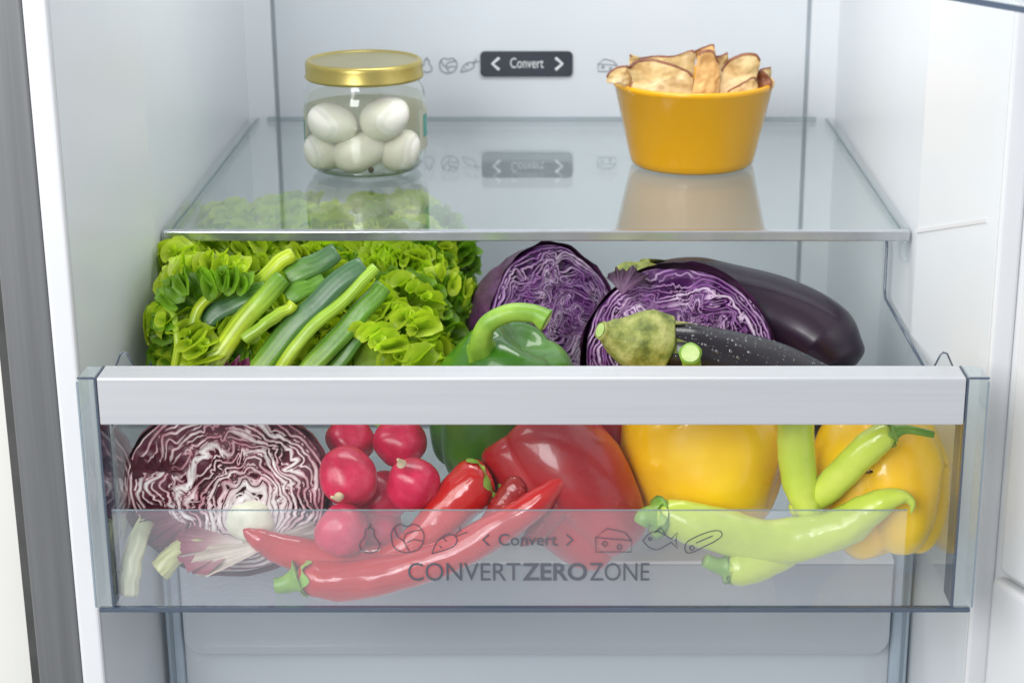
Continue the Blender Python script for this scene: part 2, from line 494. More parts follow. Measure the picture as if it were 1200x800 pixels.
# main pane: only the two broad faces reflect; rims carry the darker edge strips
def sheet(name, x0, x1, y0, y1, z, mat, parent):
    return mk(name, [(x0, y0, z), (x1, y0, z), (x1, y1, z), (x0, y1, z)], [(0, 1, 2, 3)], mat, parent, False)
box('glass_pane', GX0, GX1, SY0 + 0.006, SY1, ZS - 0.004, ZS, M['glass'], gs)
box('pane_edge', GX0 - 0.0014, GX0 - 0.0001, SY0 + 0.006, SY1, ZS - 0.004, ZS - 0.0002, M['glassedge'], gs)
box('pane_edge', GX1 + 0.0001, GX1 + 0.0014, SY0 + 0.006, SY1, ZS - 0.004, ZS - 0.0002, M['glassedge'], gs)
box('pane_edge', GX0, GX1, SY1 + 0.0001, SY1 + 0.0015, ZS - 0.004, ZS - 0.0002, M['pedge2'], gs)
box('front_trim', XL + 0.001, XR - 0.001, SY0, SY0 + 0.0055, ZS - 0.0052, ZS + 0.0010, M['chrome'], gs, 0.0008)
box('side_rail', XL + 0.0006, GX0 - 0.0016, SY0 + 0.006, SY1, ZS - 0.009, ZS + 0.0015, M['sideplastic'], gs, 0.0006)
box('side_rail', GX1 + 0.0016, XR - 0.0006, SY0 + 0.006, SY1, ZS - 0.009, ZS + 0.0015, M['sideplastic'], gs, 0.0006)
for x, s in ((XL + 0.0012, 1), (XR - 0.0012, -1)):
    box('bracket', min(x, x + s * 0.004), max(x, x + s * 0.004), SY0 + 0.0008, SY0 + 0.012, ZS - 0.018, ZS - 0.0054, M['sideplastic'], gs, 0.001)

# ------------------------------------------------------------------ clear drawer
dw = thing('clear_drawer', 'clear plastic vegetable drawer pulled out, with satin aluminium handle and frosted lettering band', 'drawer', (-0.015, 1.0, -0.4385))
DX0, DX1 = -0.2418, 0.2137
IX0, IX1 = -0.2324, 0.2025
DY = 0.877
ZH1, ZH0, ZD = -0.3093, -0.3344, -0.4385
box('front_panel', IX0 + 0.0002, IX1 - 0.0002, 0.8795, 0.8825, ZD + 0.0026, ZH0 - 0.0003, M['plastic'], dw)
box('handle', IX0 + 0.0002, IX1 - 0.0002, DY, DY + 0.0195, ZH0, ZH1, M['alu'], dw, 0.0009)
for (a0, a1, inner, outer) in ((DX0, IX0 - 0.0012, IX0, DX0), (IX1 + 0.0012, DX1, IX1, DX1)):
    cap = box('end_cap', a0, a1, DY, DY + 0.020, ZD + 0.0026, ZH1 - 0.0006, M['endcap'], dw, 0.0008)
    i0, i1 = (inner - 0.0011, inner - 0.0001) if inner == IX0 else (inner + 0.0001, inner + 0.0011)
    box('edge_strip', i0, i1, DY + 0.0002, DY + 0.0198, ZD + 0.0027, ZH1 - 0.0002, M['pedge'], dw)
    o0, o1 = (outer - 0.0004, outer + 0.0004)
    box('edge_strip', o0 - 0.0003, o1 - 0.0002, DY - 0.0003, DY + 0.0006, ZD + 0.003, ZH1 - 0.002, M['pedge2'], dw)
    box('edge_strip', a0, a1, DY - 0.0003, DY + 0.0007, ZH1 - 0.0005, ZH1 + 0.0004, M['pedge'], dw)
box('bottom_edge', DX0 + 0.001, DX1 - 0.001, DY - 0.0004, DY + 0.004, ZD, ZD + 0.0024, M['pedge'], dw, 0.0007)
XW0, XW1 = -0.2310, 0.2030
ZW, ZBK, YDB = -0.3430, -0.3060, 1.135
def wall_poly(): # outline in (y, z)
    return [(0.8990, ZD + 0.003), (YDB, ZD + 0.003), (YDB, ZBK), (YDB - 0.006, ZBK), (YDB - 0.009, ZBK - 0.004), (YDB - 0.010, ZW + 0.004), (YDB - 0.014, ZW), (0.8990, ZW)]
prism('drawer_side', wall_poly(), 'x', XW0 - 0.0013, XW0 + 0.0, M['sideplastic'], dw)
prism('drawer_side', wall_poly(), 'x', XW1, XW1 + 0.0013, M['sideplastic'], dw)
for x in (XW0 - 0.0007, XW1 + 0.0007):
    pth = [Vector((x, 0.899, ZW + 0.0006)), Vector((x, YDB - 0.014, ZW + 0.0006)), Vector((x, YDB - 0.0095, ZW + 0.005)), Vector((x, YDB - 0.0088, ZBK - 0.004)), Vector((x, YDB - 0.006, ZBK + 0.0006)), Vector((x, YDB, ZBK + 0.0006))]
    v, f, _ = sweep(pth, lambda t: 0.0009, 8)
    mk('side_rim', v, f, M['pedge'], dw)
    # outer ledge beside the wall top
for x0_, x1_ in ((XW0 - 0.0075, XW0 - 0.0016), (XW1 + 0.0016, XW1 + 0.0060)):
    box('side_ledge', x0_, x1_, 0.8985, 1.045 if x0_ < 0 else 1.045, ZW - 0.006, ZW - 0.0045, M['sideplastic'], dw, 0.0004)
box('drawer_back', XW0, XW1, YDB - 0.0015, YDB, ZD + 0.003, ZBK, M['plastic'], dw)
box('back_rim', XW0, XW1, YDB - 0.002, YDB + 0.0006, ZBK, ZBK + 0.0014, M['pedge2'], dw)
box('drawer_floor', XW0, XW1, 0.8828, YDB - 0.0016, ZD + 0.0005, ZD + 0.0022, M['plastic'], dw)
# small upright ears behind the handle
for xs, s in ((W(160, 425, 0.93).x, -1), (W(1106, 425, 0.905).x, 1)):
    yy = 0.905
    pts = [(xs - 0.0050, ZH1 - 0.004), (xs + 0.0050, ZH1 - 0.004), (xs + 0.0014, ZH1 + 0.0035), (xs - 0.0006, ZH1 + 0.0042), (xs - 0.0020, ZH1 + 0.003)]
    prism('corner_ear', pts, 'y', yy, yy + 0.0014, M['sideplastic'], dw)
    v, f, _ = sweep([Vector((p[0], yy - 0.0002, p[1])) for p in (pts[0], pts[4], pts[3], pts[2], pts[1])], lambda t: 0.0005, 6)
    mk('ear_rim', v, f, M['pedge'], dw)
# clear rods added to stand for vertical glints of the plastic just inside the front corners
for px in (137, 1112):
    x = W(px, 600, 0.886).x
    v, f, _ = sweep([Vector((x, 0.8855, ZH0 - 0.002)), Vector((x, 0.8855, ZD + 0.006))], lambda t: 0.0011, 8)
    mk('corner_glint', v, f, M['sideplastic'], dw)
# frosted band on the face, then the print on it
zf = W(600, 598, 0.879).z
fx0, fx1 = W(131, 600, 0.879).x, W(1063, 600, 0.879).x
mk('frosted_band', [(fx0, 0.8791, ZD + 0.0027), (fx1, 0.8791, ZD + 0.0027), (fx1, 0.8791, zf), (fx0, 0.8791, zf)], [(0, 1, 2, 3)], M['frost'], dw, False)
box('band_edge', W(131, 600, 0.879).x, W(1063, 600, 0.879).x, 0.8784, 0.8794, zf + 0.0001, zf + 0.0006, M['pedge2'], dw)
YP = 0.8784
text('CONVERT', 478, 610, 659, 680, YP, M['ink'], dw)
text('ZERO', 612, 688, 659, 680, YP, M['ink'], dw, bold=0.022)
text('ZONE', 691, 761, 659, 680, YP, M['ink'], dw)
text('Convert', 584, 653, 625, 639, YP, M['ink'], dw, bold=0.008)
stroke([[(573, 626), (566, 632), (573, 639)]], YP, 0.0010, 'arrow_mark', M['ink'], dw)
stroke([[(664, 626), (671, 632), (664, 639)]], YP, 0.0010, 'arrow_mark', M['ink'], dw)
for kind, cx, cy in (('pear', 433, 632), ('cabbage', 477, 630), ('carrot', 527, 633), ('cheese', 719, 633), ('fish', 773, 633), ('sausage', 824, 634)):
    stroke(icon(kind, cx, cy, 0.95), YP, 0.0006, 'food_icon', M['ink'], dw)

# ------------------------------------------------------------------ lower drawer
lw = thing('lower_drawer', 'closed grey tinted lower drawer under the pulled out vegetable drawer', 'drawer', (-0.015, 1.05, -0.9))
YL = 1.012
lx0, lx1 = W(196, 760, YL).x, W(1064, 760, YL).x
rx0, rx1 = W(215, 760, YL).x, W(1043, 760, YL).x
zt = W(600, 655, YL).z
box('runner_strip', lx0, rx0 - 0.0002, YL, YL + 0.01, ZB + 0.002, zt - 0.002 + 0.06, M['lowside'], lw, 0.0015)
box('runner_strip', rx1 + 0.0002, lx1, YL, YL + 0.01, ZB + 0.002, zt - 0.002 + 0.06, M['lowside'], lw, 0.0015)
for x in (lx0 + 0.0035, lx1 - 0.0035):
    box('runner_groove', x - 0.0009, x + 0.0009, YL - 0.0012, YL - 0.0001, ZB + 0.004, zt + 0.05, M['pedge2'], lw)
box('lower_front', rx0, rx1, YL + 0.004, YL + 0.007, ZB + 0.003, zt - 0.0001, M['lowplastic'], lw)
box('drawer_body', rx0 + 0.004, rx1 - 0.004, YL + 0.05, YL + 0.30, ZB + 0.02, zt - 0.03, M['backliner'], lw, 0.004)
zb2 = W(600, 763, YL - 0.004).z
prism('lip', rrect(W(217, 720, YL).x, W(1041, 720, YL).x, zb2, zt, 0.011, corners='bottom'), 'y', YL - 0.008, YL + 0.002, M['lowlip'], lw, 0.0008)
ol = rrect(W(217, 720, YL).x, W(1041, 720, YL).x, zb2, zt, 0.011, corners='bottom')
ol = [ol[1]] + ol[2:] + [ol[0]]
v, f, _ = sweep([Vector((p[0], YL - 0.0085, p[1])) for p in ol], lambda t: 0.0007, 8)
mk('lip_rim', v, f, M['pedge2'], lw)
box('lip_top', rx0 + 0.002, rx1 - 0.002, YL - 0.008, YL + 0.05, zt + 0.0003, zt + 0.0028, M['flange'], lw, 0.0008)

# ==================================================================  FOOD
# ---- egg jar
M['gold'] = mat_noise('gold_lacquered_tin', (0.44, 0.35, 0.10), (0.52, 0.42, 0.14), scale=40, rough=0.34, metal=0.8)
M['goldtop'] = mat_noise('gold_lid_top', (0.36, 0.33, 0.16), (0.42, 0.38, 0.19), scale=30, rough=0.34, metal=0.8, bs=0.05, bscale=30)
M['jarglass'] = mat_clear('jar_glass', (0.975, 0.985, 0.97), 0.05, 0.02)
M['brine'] = mat_clear('brine', (0.985, 0.985, 0.95), 0.0, 0.1, haze=0.09, hazecol=(0.74, 0.73, 0.62), f90=0.05)
M['egg'] = mat_noise('boiled_egg', (0.84, 0.81, 0.73), (0.88, 0.86, 0.79), scale=50, bs=0.2, bscale=60, bdist=0.002, rough=0.42, sss=0.12, ssss=0.01)
M['label_w'] = mat_noise('paper_label', (0.76, 0.77, 0.66), (0.80, 0.80, 0.70), rough=0.7)
_nt = M['label_w'].node_tree; _t = _nt.nodes.new('ShaderNodeBsdfTranslucent'); _t.inputs[0].default_value = (0.85, 0.84, 0.70, 1)
_m = _nt.nodes.new('ShaderNodeMixShader'); _m.inputs[0].default_value = 0.5
_nt.links.new(_nt.nodes['Principled BSDF'].outputs[0], _m.inputs[1]); _nt.links.new(_t.outputs[0], _m.inputs[2]); _nt.links.new(_m.outputs[0], _nt.nodes['Material Output'].inputs['Surface'])
M['label_t'] = mat_noise('teal_label_stripe', (0.10, 0.33, 0.28), (0.14, 0.40, 0.34), rough=0.6)

def lathe(prof, seg, c, wob=None):
    vs, fs = [], []
    for r, z in prof:
        for k in range(seg):
            a = 2 * pi * k / seg
            q = 1 + (wob(a, z) if wob else 0)
            vs.append((c[0] + r * cos(a) * q, c[1] + r * sin(a) * q, c[2] + z))
    n = len(prof)
    for i in range(n - 1):
        for k in range(seg):
            fs.append((i * seg + k, i * seg + (k + 1) % seg, (i + 1) * seg + (k + 1) % seg, (i + 1) * seg + k))
    return vs, fs

JC = Vector(((423.5 - CX) * 1.222 / FPX, 1.2325, ZS + 0.0003))
jar = thing('egg_jar', 'glass jar with gold lid holding peeled eggs in brine on the glass shelf', 'jar', JC)
prof = [(0.0001, 0.0022), (0.026, 0.0020), (0.031, 0.0003), (0.035, 0.0016), (0.0388, 0.0062), (0.0402, 0.0120), (0.0408, 0.020), (0.0408, 0.040), (0.0404, 0.046), (0.0390, 0.0505), (0.0372, 0.0535), (0.0362, 0.056), (0.0360, 0.060)]
prof = [(r_, z_ * 1.09) for r_, z_ in prof]
v, f = lathe(prof, 72, JC); mk('jar_wall', v, f, M['jarglass'], jar)
v, f = lathe([(r - 0.0022, z + 0.002) for r, z in prof[1:-3]], 72, JC); 
pb_ = [(0.0001, 0.0045), (0.028, 0.0045), (0.0345, 0.0065), (0.0375, 0.011), (0.0385, 0.02), (0.0385, 0.044), (0.0378, 0.0500), (0.036, 0.0520), (0.0001, 0.0521)]
v, f = lathe(pb_, 64, JC); mk('brine', v, f, M['brine'], jar)
M['jarbase'] = mat_clear('jar_base_glass', (0.62, 0.68, 0.62), 0.06, 0.05, haze=0.25, hazecol=(0.30, 0.35, 0.30))
v, f = lathe([(0.0300, 0.0012), (0.0352, 0.0022), (0.0368, 0.0046), (0.0340, 0.0050), (0.0300, 0.0030), (0.0300, 0.0012)], 64, JC); mk('base_ring', v, f, M['jarbase'], jar)
LZ = 0.0628
lp = [(0.0372, LZ), (0.0386, LZ - 0.0006), (0.0394, LZ + 0.0002), (0.0392, LZ + 0.0016), (0.0388, LZ + 0.0024), (0.0389, LZ + 0.0085), (0.0384, LZ + 0.0106), (0.0372, LZ + 0.0117), (0.0360, LZ + 0.0116), (0.0350, LZ + 0.0106)]
v, f = lathe(lp, 96, JC, lambda a, z: 0.006 * max(0, 1 - abs(z - LZ - 0.001) / 0.004) * max(0, cos(6 * a + 0.4)) ** 3); mk('lid', v, f, M['gold'], jar)
v, f = lathe([(0.0349, LZ + 0.0106), (0.0335, LZ + 0.0102), (0.020, LZ + 0.0101), (0.0001, LZ + 0.0103)], 72, JC); mk('lid_top', v, f, M['goldtop'], jar)
def arc(name, r, a0, a1, z0, z1, mat):
    n = 40; vs = []; fs = []
    for i in range(n + 1):
        a = radians(a0 + (a1 - a0) * i / n)
        for z in (z0, z1): vs.append((JC.x + r * cos(a), JC.y + r * sin(a), JC.z + z))
    for i in range(n): fs.append((2 * i, 2 * i + 2, 2 * i + 3, 2 * i + 1))
    return mk(name, vs, fs, mat, jar)
arc('paper_label', 0.0410, -24, 204, 0.016, 0.043, M['label_w'])
arc('label_stripe', 0.0413, -17, -4, 0.024, 0.039, M['label_t'])
arc('label_stripe', 0.0413, 184, 198, 0.020, 0.036, M['label_t'])

def ellipsoid(c, r, rot, n=28, m=18, wob=0.0, seed=0, egg=0.0):
    vs, fs = [], []
    R = Euler(rot).to_matrix()
    for i in range(m + 1):
        p = -pi / 2 + pi * i / m
        for k in range(n):
            a = 2 * pi * k / n
            q = Vector((cos(p) * cos(a) * r[0] * (1), cos(p) * sin(a) * r[1], sin(p) * r[2]))
            if egg: q.y *= 1 - egg * q.x / r[0]; q.z *= 1 - egg * q.x / r[0]
            if wob:
                q *= 1 + wob * noise.noise(Vector((q.x / r[0] * 1.1 + seed, q.y / r[1] * 1.1, q.z / r[2] * 1.1 + seed * 2)))
            vs.append(c + R @ q)
    for i in range(m):
        for k in range(n):
            fs.append((i * n + k, i * n + (k + 1) % n, (i + 1) * n + (k + 1) % n, (i + 1) * n + k))
    return vs, fs
eggs = [(394, 145, 1.2090, 30, 22, 0.05, 'peeled egg at the upper left of the jar, above the pale round one'),
        (455, 140, 1.2080, 29, 23, -0.55, 'tilted peeled egg at the upper right of the jar'),
        (425, 179, 1.2110, 31, 22, -0.25, 'largest peeled egg lying at the bottom middle of the jar'),
        (473, 178, 1.2170, 26, 21, -0.9, 'peeled egg at the lower right of the jar under the tilted one'),
        (383, 179, 1.2190, 24, 21, 0.6, 'dim round peeled egg at the lower left of the jar'),
        (448, 165, 1.2440, 29, 22, 0.4, 'peeled egg half hidden in the middle behind the others'),
        (402, 168, 1.2480, 29, 22, -0.4, 'peeled egg showing only in the gap behind the left pair')]
for i, (px, py, Y, a, b_, rot, lab) in enumerate(eggs):
    px -= 4; py -= 1
    c = W(px, py, Y)
    v, f = ellipsoid(c, (S(a, px, py, Y) * 1.05, S(b_, px, py, Y) * 1.0, S(b_, px, py, Y) * 1.08), (0.1 * i, rot, 0.3 * (i % 3 - 1)), wob=0.08, seed=i * 3.1, egg=0.05)
    tag(mk('egg', v, f, M['egg']), lab, 'egg', 'peeled eggs in the jar')
pc = W(435, 209, 1.198); pc.z = JC.z + 0.0072
v, f = ellipsoid(pc, (0.0020, 0.0020, 0.0020), (0, 0, 0), 12, 8)
M['pepc'] = mat_noise('peppercorn_skin', (0.04, 0.025, 0.015), (0.08, 0.05, 0.03), scale=300, rough=0.6)
tag(mk('peppercorn', v, f, M['pepc']), 'dark peppercorn on the bottom of the egg jar', 'peppercorn')

# ---- bowl with dried apple slices
M['bowl'] = mat_noise('orange_glaze', (0.80, 0.385, 0.006), (0.83, 0.41, 0.009), scale=15, rough=0.16, spec=0.5, bs=0.03, bscale=25)
BC = Vector((0.0893, 1.2510, ZS + 0.0003))
bp = [(0.0001, 0.0016), (0.034, 0.0016), (0.037, 0.0003), (0.0400, 0.0004), (0.0418, 0.0022), (0.0428, 0.006), (0.0534, 0.0532), (0.0543, 0.0540), (0.0546, 0.0562), (0.0540, 0.0574), (0.0526, 0.0576), (0.0516, 0.0566), (0.0505, 0.052), (0.0405, 0.008), (0.036, 0.0045), (0.0001, 0.004)]
v, f = lathe(bp, 96, BC)
tag(mk('bowl', v, f, M['bowl']), 'orange yellow glazed bowl heaped with dried apple slices on the glass shelf', 'bowl')
M['flesh'] = mat_noise('dried_apple_flesh', (0.38, 0.20, 0.055), (0.74, 0.57, 0.32), scale=55, mid=(0.58, 0.40, 0.17), lo=0.3, hi=0.62, bs=0.7, bscale=150, bdist=0.0012, rough=0.75, sss=0.1, ssss=0.004)
M['flesh2'] = mat_noise('browner_dried_flesh', (0.52, 0.27, 0.08), (0.74, 0.46, 0.18), scale=60, bs=0.8, bscale=160, bdist=0.0012, rough=0.7)
M['peel'] = mat_noise('dried_apple_peel', (0.14, 0.035, 0.02), (0.34, 0.13, 0.05), scale=60, bs=0.6, bscale=200, rough=0.5)
def chip(px, py, Y, L, H, roll, yaw, pitch, bend, seed, lab, mat='flesh', group='dried apple slices in the bowl', th=0.0034):
    Y += 0.010; pitch *= 0.5
    c = W(px, py - 1, Y); R = Euler((pitch, 0, yaw)).to_matrix() @ Matrix.Rotation(-roll, 3, 'Y')
    L = S(L, px, py, Y); H = S(H, px, py, Y)
    nu, nv = 26, 7
    def P(i, j, side):
        u = -1 + 2 * i / nu; t = j / nv
        ends = (1 - abs(u) ** 3.0) ** 0.6
        r = t
        x = u * L / 2 * (1 - 0.10 * (1 - t))
        arcz = H * 0.42 * (1 - u * u)
        wob = 0.0016 * noise.noise(Vector((u * 2.5 + seed, t * 2, seed)))
        z = arcz * 0.85 - H * 0.22 + (t - 0.5) * H * 0.95 * (0.62 + 0.38 * ends) + 0.05 * H * noise.noise(Vector((u * 4 + seed * 1.7, t * 3.0, seed)))
        y = bend * L * (u * u - 0.3) + wob * 2 + 0.06 * H * sin(3.1 * t + seed) + 0.0016 * noise.noise(Vector((u * 3 + seed, seed * 2.2, t * 1.5)))
        tt = th * (0.7 + 0.3 * t) * (0.55 + 0.45 * ends)
        return c + R @ Vector((x, y + side * tt / 2, z))
    vs, fs = [], []
    for side in (-1, 1):
        for i in range(nu + 1):
            for j in range(nv + 1): vs.append(P(i, j, side))
    o = (nu + 1) * (nv + 1)
    ix = lambda i, j, s: s * o + i * (nv + 1) + j
    for i in range(nu):
        for j in range(nv):
            fs.append((ix(i, j, 0), ix(i + 1, j, 0), ix(i + 1, j + 1, 0), ix(i, j + 1, 0)))
            fs.append((ix(i, j, 1), ix(i, j + 1, 1), ix(i + 1, j + 1, 1), ix(i + 1, j, 1)))
    ring = [(i, 0) for i in range(nu + 1)] + [(nu, j) for j in range(1, nv + 1)] + [(i, nv) for i in range(nu - 1, -1, -1)] + [(0, j) for j in range(nv - 1, 0, -1)]
    b0 = len(vs)
    for i, j in ring: vs += [P(i, j, -1), P(i, j, 1)]
    for q in range(len(ring)):
        q2 = (q + 1) % len(ring)
        fs.append((b0 + 2 * q, b0 + 2 * q + 1, b0 + 2 * q2 + 1, b0 + 2 * q2))
    rt = thing('apple_slice', lab, 'apple slice', c, group)
    mk('flesh', vs, fs, M[mat], rt)
    pv, pf = [], []
    for i in range(nu + 1):
        a_, b_ = P(i, nv, -1), P(i, nv, 1)
        upv = (P(i, nv, 0) - P(i, nv - 1, 0)).normalized()
        out = (a_ - b_).normalized() * 0.0003
        pv += [a_ + out - upv * 0.0011, a_ + out + upv * 0.0005, b_ - out + upv * 0.0005, b_ - out - upv * 0.0011]
    for i in range(nu):
        for k in range(3): pf.append((4 * i + k, 4 * i + k + 1, 4 * i + 4 + k + 1, 4 * i + 4 + k))
    mk('peel', pv, pf, M['peel'], rt)
    return rt
def slab(lab, outline, Y, mat, tilt, yaw, seed, th=0.0044):
    """a dried slice: outline in photo points, real thickness, curled and crinkled"""
    P = [(700 + x / 4.444, 40 + y / 4.444) for x, y in outline]
    n0 = len(P); D = []
    for i in range(n0):   # slightly rounded, densified outline
        p0, p1, p2, p3 = (Vector((*P[(i + q) % n0], 0)) for q in (-1, 0, 1, 2))
        for k in range(7):
            t = k / 7
            cm = 0.5 * ((2 * p1) + (p2 - p0) * t + (2 * p0 - 5 * p1 + 4 * p2 - p3) * t * t + (3 * p1 - p0 - 3 * p2 + p3) * t ** 3)
            D.append(cm * 0.6 + (p1 * (1 - t) + p2 * t) * 0.4)
    n = len(D)
    mx_ = sum(p.x for p in D) / n; my_ = sum(p.y for p in D) / n
    xs = [p.x for p in D]; wid = max(xs) - min(xs)
    NR_ = 9
    def pt(q, i, side):
        x = mx_ + (D[i].x - mx_) * q; y = my_ + (D[i].y - my_) * q
        jit = 0.35 * noise.noise(Vector((x * 0.25, y * 0.25, seed)))
        w = W(x + jit, y + jit, Y)
        u = (x - mx_) / wid
        dy = tilt * (w.z - W(x, my_, Y).z) + yaw * (x - mx_) * 0.00055 + 0.010 * u * u + 0.0035 * noise.noise(Vector((x * 0.045, y * 0.06, seed))) + 0.0011 * noise.noise(Vector((x * 0.2, y * 0.2, seed + 4)))
        tt = th * (1.0 if q < 0.9 else 1 - 0.45 * (q - 0.9) / 0.1) * (0.9 + 0.4 * noise.noise(Vector((x * 0.1, y * 0.1, seed + 9))))
        return w + Vector((0, dy + side * tt / 2, 0))
    vs, fs = [], []
    for side in (-1, 1):
        b0 = len(vs)
        for ri in range(1, NR_ + 1):
            for i in range(n): vs.append(pt((ri / NR_) ** 0.8, i, side))
        vs.append(pt(0.0, 0, side)); c0 = len(vs) - 1
        for i in range(n):
            f = (c0, b0 + i, b0 + (i + 1) % n); fs.append(f if side < 0 else f[::-1])
        for ri in range(NR_ - 1):
            for i in range(n):
                f = (b0 + ri * n + i, b0 + (ri + 1) * n + i, b0 + (ri + 1) * n + (i + 1) % n, b0 + ri * n + (i + 1) % n)
                fs.append(f if side < 0 else f[::-1])
    b0 = len(vs)
    for i in range(n): vs += [pt(1.0, i, -1), pt(1.0, i, 1)]
    for i in range(n): fs.append((b0 + 2 * i, b0 + 2 * i + 1, b0 + 2 * ((i + 1) % n) + 1, b0 + 2 * ((i + 1) % n)))
    c = W(mx_, my_, Y)
    rt = thing('apple_slice', lab, 'apple slice', c, 'dried apple slices in the bowl')
    mk('flesh', vs, fs, M[mat], rt)
    # strip of peel round the upper rim
    pv, pf = [], []; prev = False
    for i in range(n + 1):
        j = i % n
        nx = D[(j + 1) % n].y - D[j - 1].y; ny = -(D[(j + 1) % n].x - D[j - 1].x); l_ = sqrt(nx * nx + ny * ny) + 1e-9
        if (D[j].x - mx_) * nx + (D[j].y - my_) * ny < 0: nx, ny = -nx, -ny
        ny /= l_
        on = ny < -0.25
        if on:
            a1, b1, a2, b2 = pt(1.0, j, -1.35), pt(1.0, j, 1.35), pt(0.945, j, -1.25), pt(0.97, j, 1.25)
            out = Vector((D[j].x - mx_, 0, -(D[j].y - my_))).normalized() * 0.0005
            pv += [a2, a1 + out, b1 + out, b2]
            if prev:
                q = len(pv) - 8
                for k in range(3): pf.append((q + k, q + k + 1, q + 5 + k, q + 4 + k))
        prev = on
    if pf: mk('peel', pv, pf, M['peel'], rt)
SL = [('pale apple slice arching behind the long front one', [(165, 170), (172, 108), (215, 125), (300, 118), (400, 120), (490, 92), (515, 110), (500, 230), (440, 240), (300, 230), (190, 220)], 1.236, 'flesh', 0.2, 0.1, 2.3),
      ('brown curled apple piece at the very top of the heap', [(510, 98), (545, 75), (605, 58), (616, 140), (575, 150), (520, 140)], 1.244, 'flesh2', 0.1, -0.3, 5.9),
      ('small pale apple piece between the amber and the right slice', [(615, 128), (650, 118), (682, 108), (684, 200), (640, 230), (615, 200)], 1.246, 'flesh', 0.1, 0.2, 10.3),
      ('small golden corner of apple above the reddish piece', [(845, 195), (870, 182), (905, 178), (906, 225), (880, 245), (845, 240)], 1.238, 'flesh', 0.1, 0.3, 9.4),
      ('reddish apple piece at the right end of the bowl', [(822, 215), (860, 195), (900, 232), (912, 262), (900, 288), (850, 300), (830, 280)], 1.230, 'peel', 0.15, -0.5, 8.8),
      ('short golden apple piece poking past the left rim of the bowl', [(48, 248), (58, 205), (110, 175), (160, 175), (188, 230), (176, 268), (130, 262), (85, 252)], 1.224, 'flesh', 0.25, 0.5, 3.7),
      ('long pale crescent apple slice lying across the front left of the bowl', [(160, 190), (200, 150), (290, 143), (400, 168), (480, 205), (499, 240), (488, 345), (400, 340), (250, 330), (165, 300), (183, 240)], 1.2215, 'flesh', 0.35, 0.0, 1.0),
      ('pale apple slice with dark red peel leaning right of the amber one', [(635, 290), (650, 200), (700, 135), (770, 108), (830, 114), (852, 150), (828, 225), (790, 330), (680, 345), (630, 340)], 1.2250, 'flesh', 0.3, -0.15, 6.6),
      ('upright amber apple slice standing in the middle of the bowl', [(490, 350), (508, 230), (528, 112), (570, 90), (612, 105), (640, 195), (612, 300), (585, 350)], 1.2190, 'flesh2', 0.25, 0.2, 4.1),
      ('small pale apple piece low at the front right rim', [(675, 330), (690, 295), (745, 265), (800, 232), (828, 235), (838, 280), (800, 320)], 1.2190, 'flesh', 0.3, 0.0, 7.2)]
for q in SL: slab(*q)
for k in range(5):   # the slices underneath, seen only in the gaps
    a = k * 0.7
    chip(815 + 52 * cos(a * 1.9), 112 - 4 * (k % 3), 1.251 + 0.026 * sin(a * 2.3), 60, 28, random.uniform(-0.5, 0.5), random.uniform(-1, 1), -0.9, 0.05, 20 + k,
         'brown apple slice in the gaps deep under the upper slices of the heaped bowl', 'peel' if k % 2 else 'flesh2', 'lower apple slices in the bowl')

# ---- bell peppers
def pepper_mat(name, c0, c1, **k):
    m, nt, b, out = newmat(name)
    n = add_noise(nt, 16, 3)
    nt.links.new(ramp(nt, n.outputs[0], [(0.35, c0), (0.65, c1)]), b.inputs['Base Color'])
    n2 = add_noise(nt, 55, 2)
    b1_ = bump(nt, b, n2.outputs[0], 0.30, 0.002)
    # fine pores, a few pale scars and uneven gloss
    tc = nt.nodes.new('ShaderNodeTexCoord'); vo = nt.nodes.new('ShaderNodeTexVoronoi'); vo.inputs['Scale'].default_value = 420
    nt.links.new(tc.outputs['Object'], vo.inputs['Vector'])
    bump(nt, b, vo.outputs['Distance'], 0.06, 0.0004, prev=b1_)
    n3 = add_noise(nt, 90, 5, rough=0.7)
    mr = nt.nodes.new('ShaderNodeMapRange'); mr.inputs['From Min'].default_value = 0.66; mr.inputs['From Max'].default_value = 0.74
    mr.inputs['To Min'].default_value = 0.0; mr.inputs['To Max'].default_value = 0.35
    nt.links.new(n3.outputs[0], mr.inputs[0])
    mxc = nt.nodes.new('ShaderNodeMix'); mxc.data_type = 'RGBA'
    src = b.inputs['Base Color'].links[0].from_socket
    nt.links.new(mr.outputs[0], mxc.inputs[0]); nt.links.new(src, mxc.inputs[6])
    mxc.inputs[7].default_value = (min(1, c1[0] * 1.5 + 0.08), c1[1] * 1.3 + 0.06, c1[2] + 0.04, 1)
    nt.links.new(mxc.outputs[2], b.inputs['Base Color'])
    n4 = add_noise(nt, 30, 4)
    mr2 = nt.nodes.new('ShaderNodeMapRange'); mr2.inputs['From Min'].default_value = 0.3; mr2.inputs['From Max'].default_value = 0.7
    mr2.inputs['To Min'].default_value = k.get('rough', 0.30) - 0.08; mr2.inputs['To Max'].default_value = k.get('rough', 0.30) + 0.12
    nt.links.new(n4.outputs[0], mr2.inputs[0]); nt.links.new(mr2.outputs[0], b.inputs['Roughness'])
    kk = dict(rough=0.30, spec=0.35, coat=0.50, coatr=0.07, sss=0.0, ssss=0.006)
    kk.update(k); setp(b, **kk)
    return m
M['redpep'] = pepper_mat('red_pepper_skin', (0.28, 0.004, 0.008), (0.46, 0.010, 0.012))
M['yelpep'] = pepper_mat('yellow_pepper_skin', (0.90, 0.50, 0.002), (0.95, 0.63, 0.005))
M['grnpep'] = pepper_mat('green_pepper_skin', (0.032, 0.125, 0.008), (0.085, 0.24, 0.015))
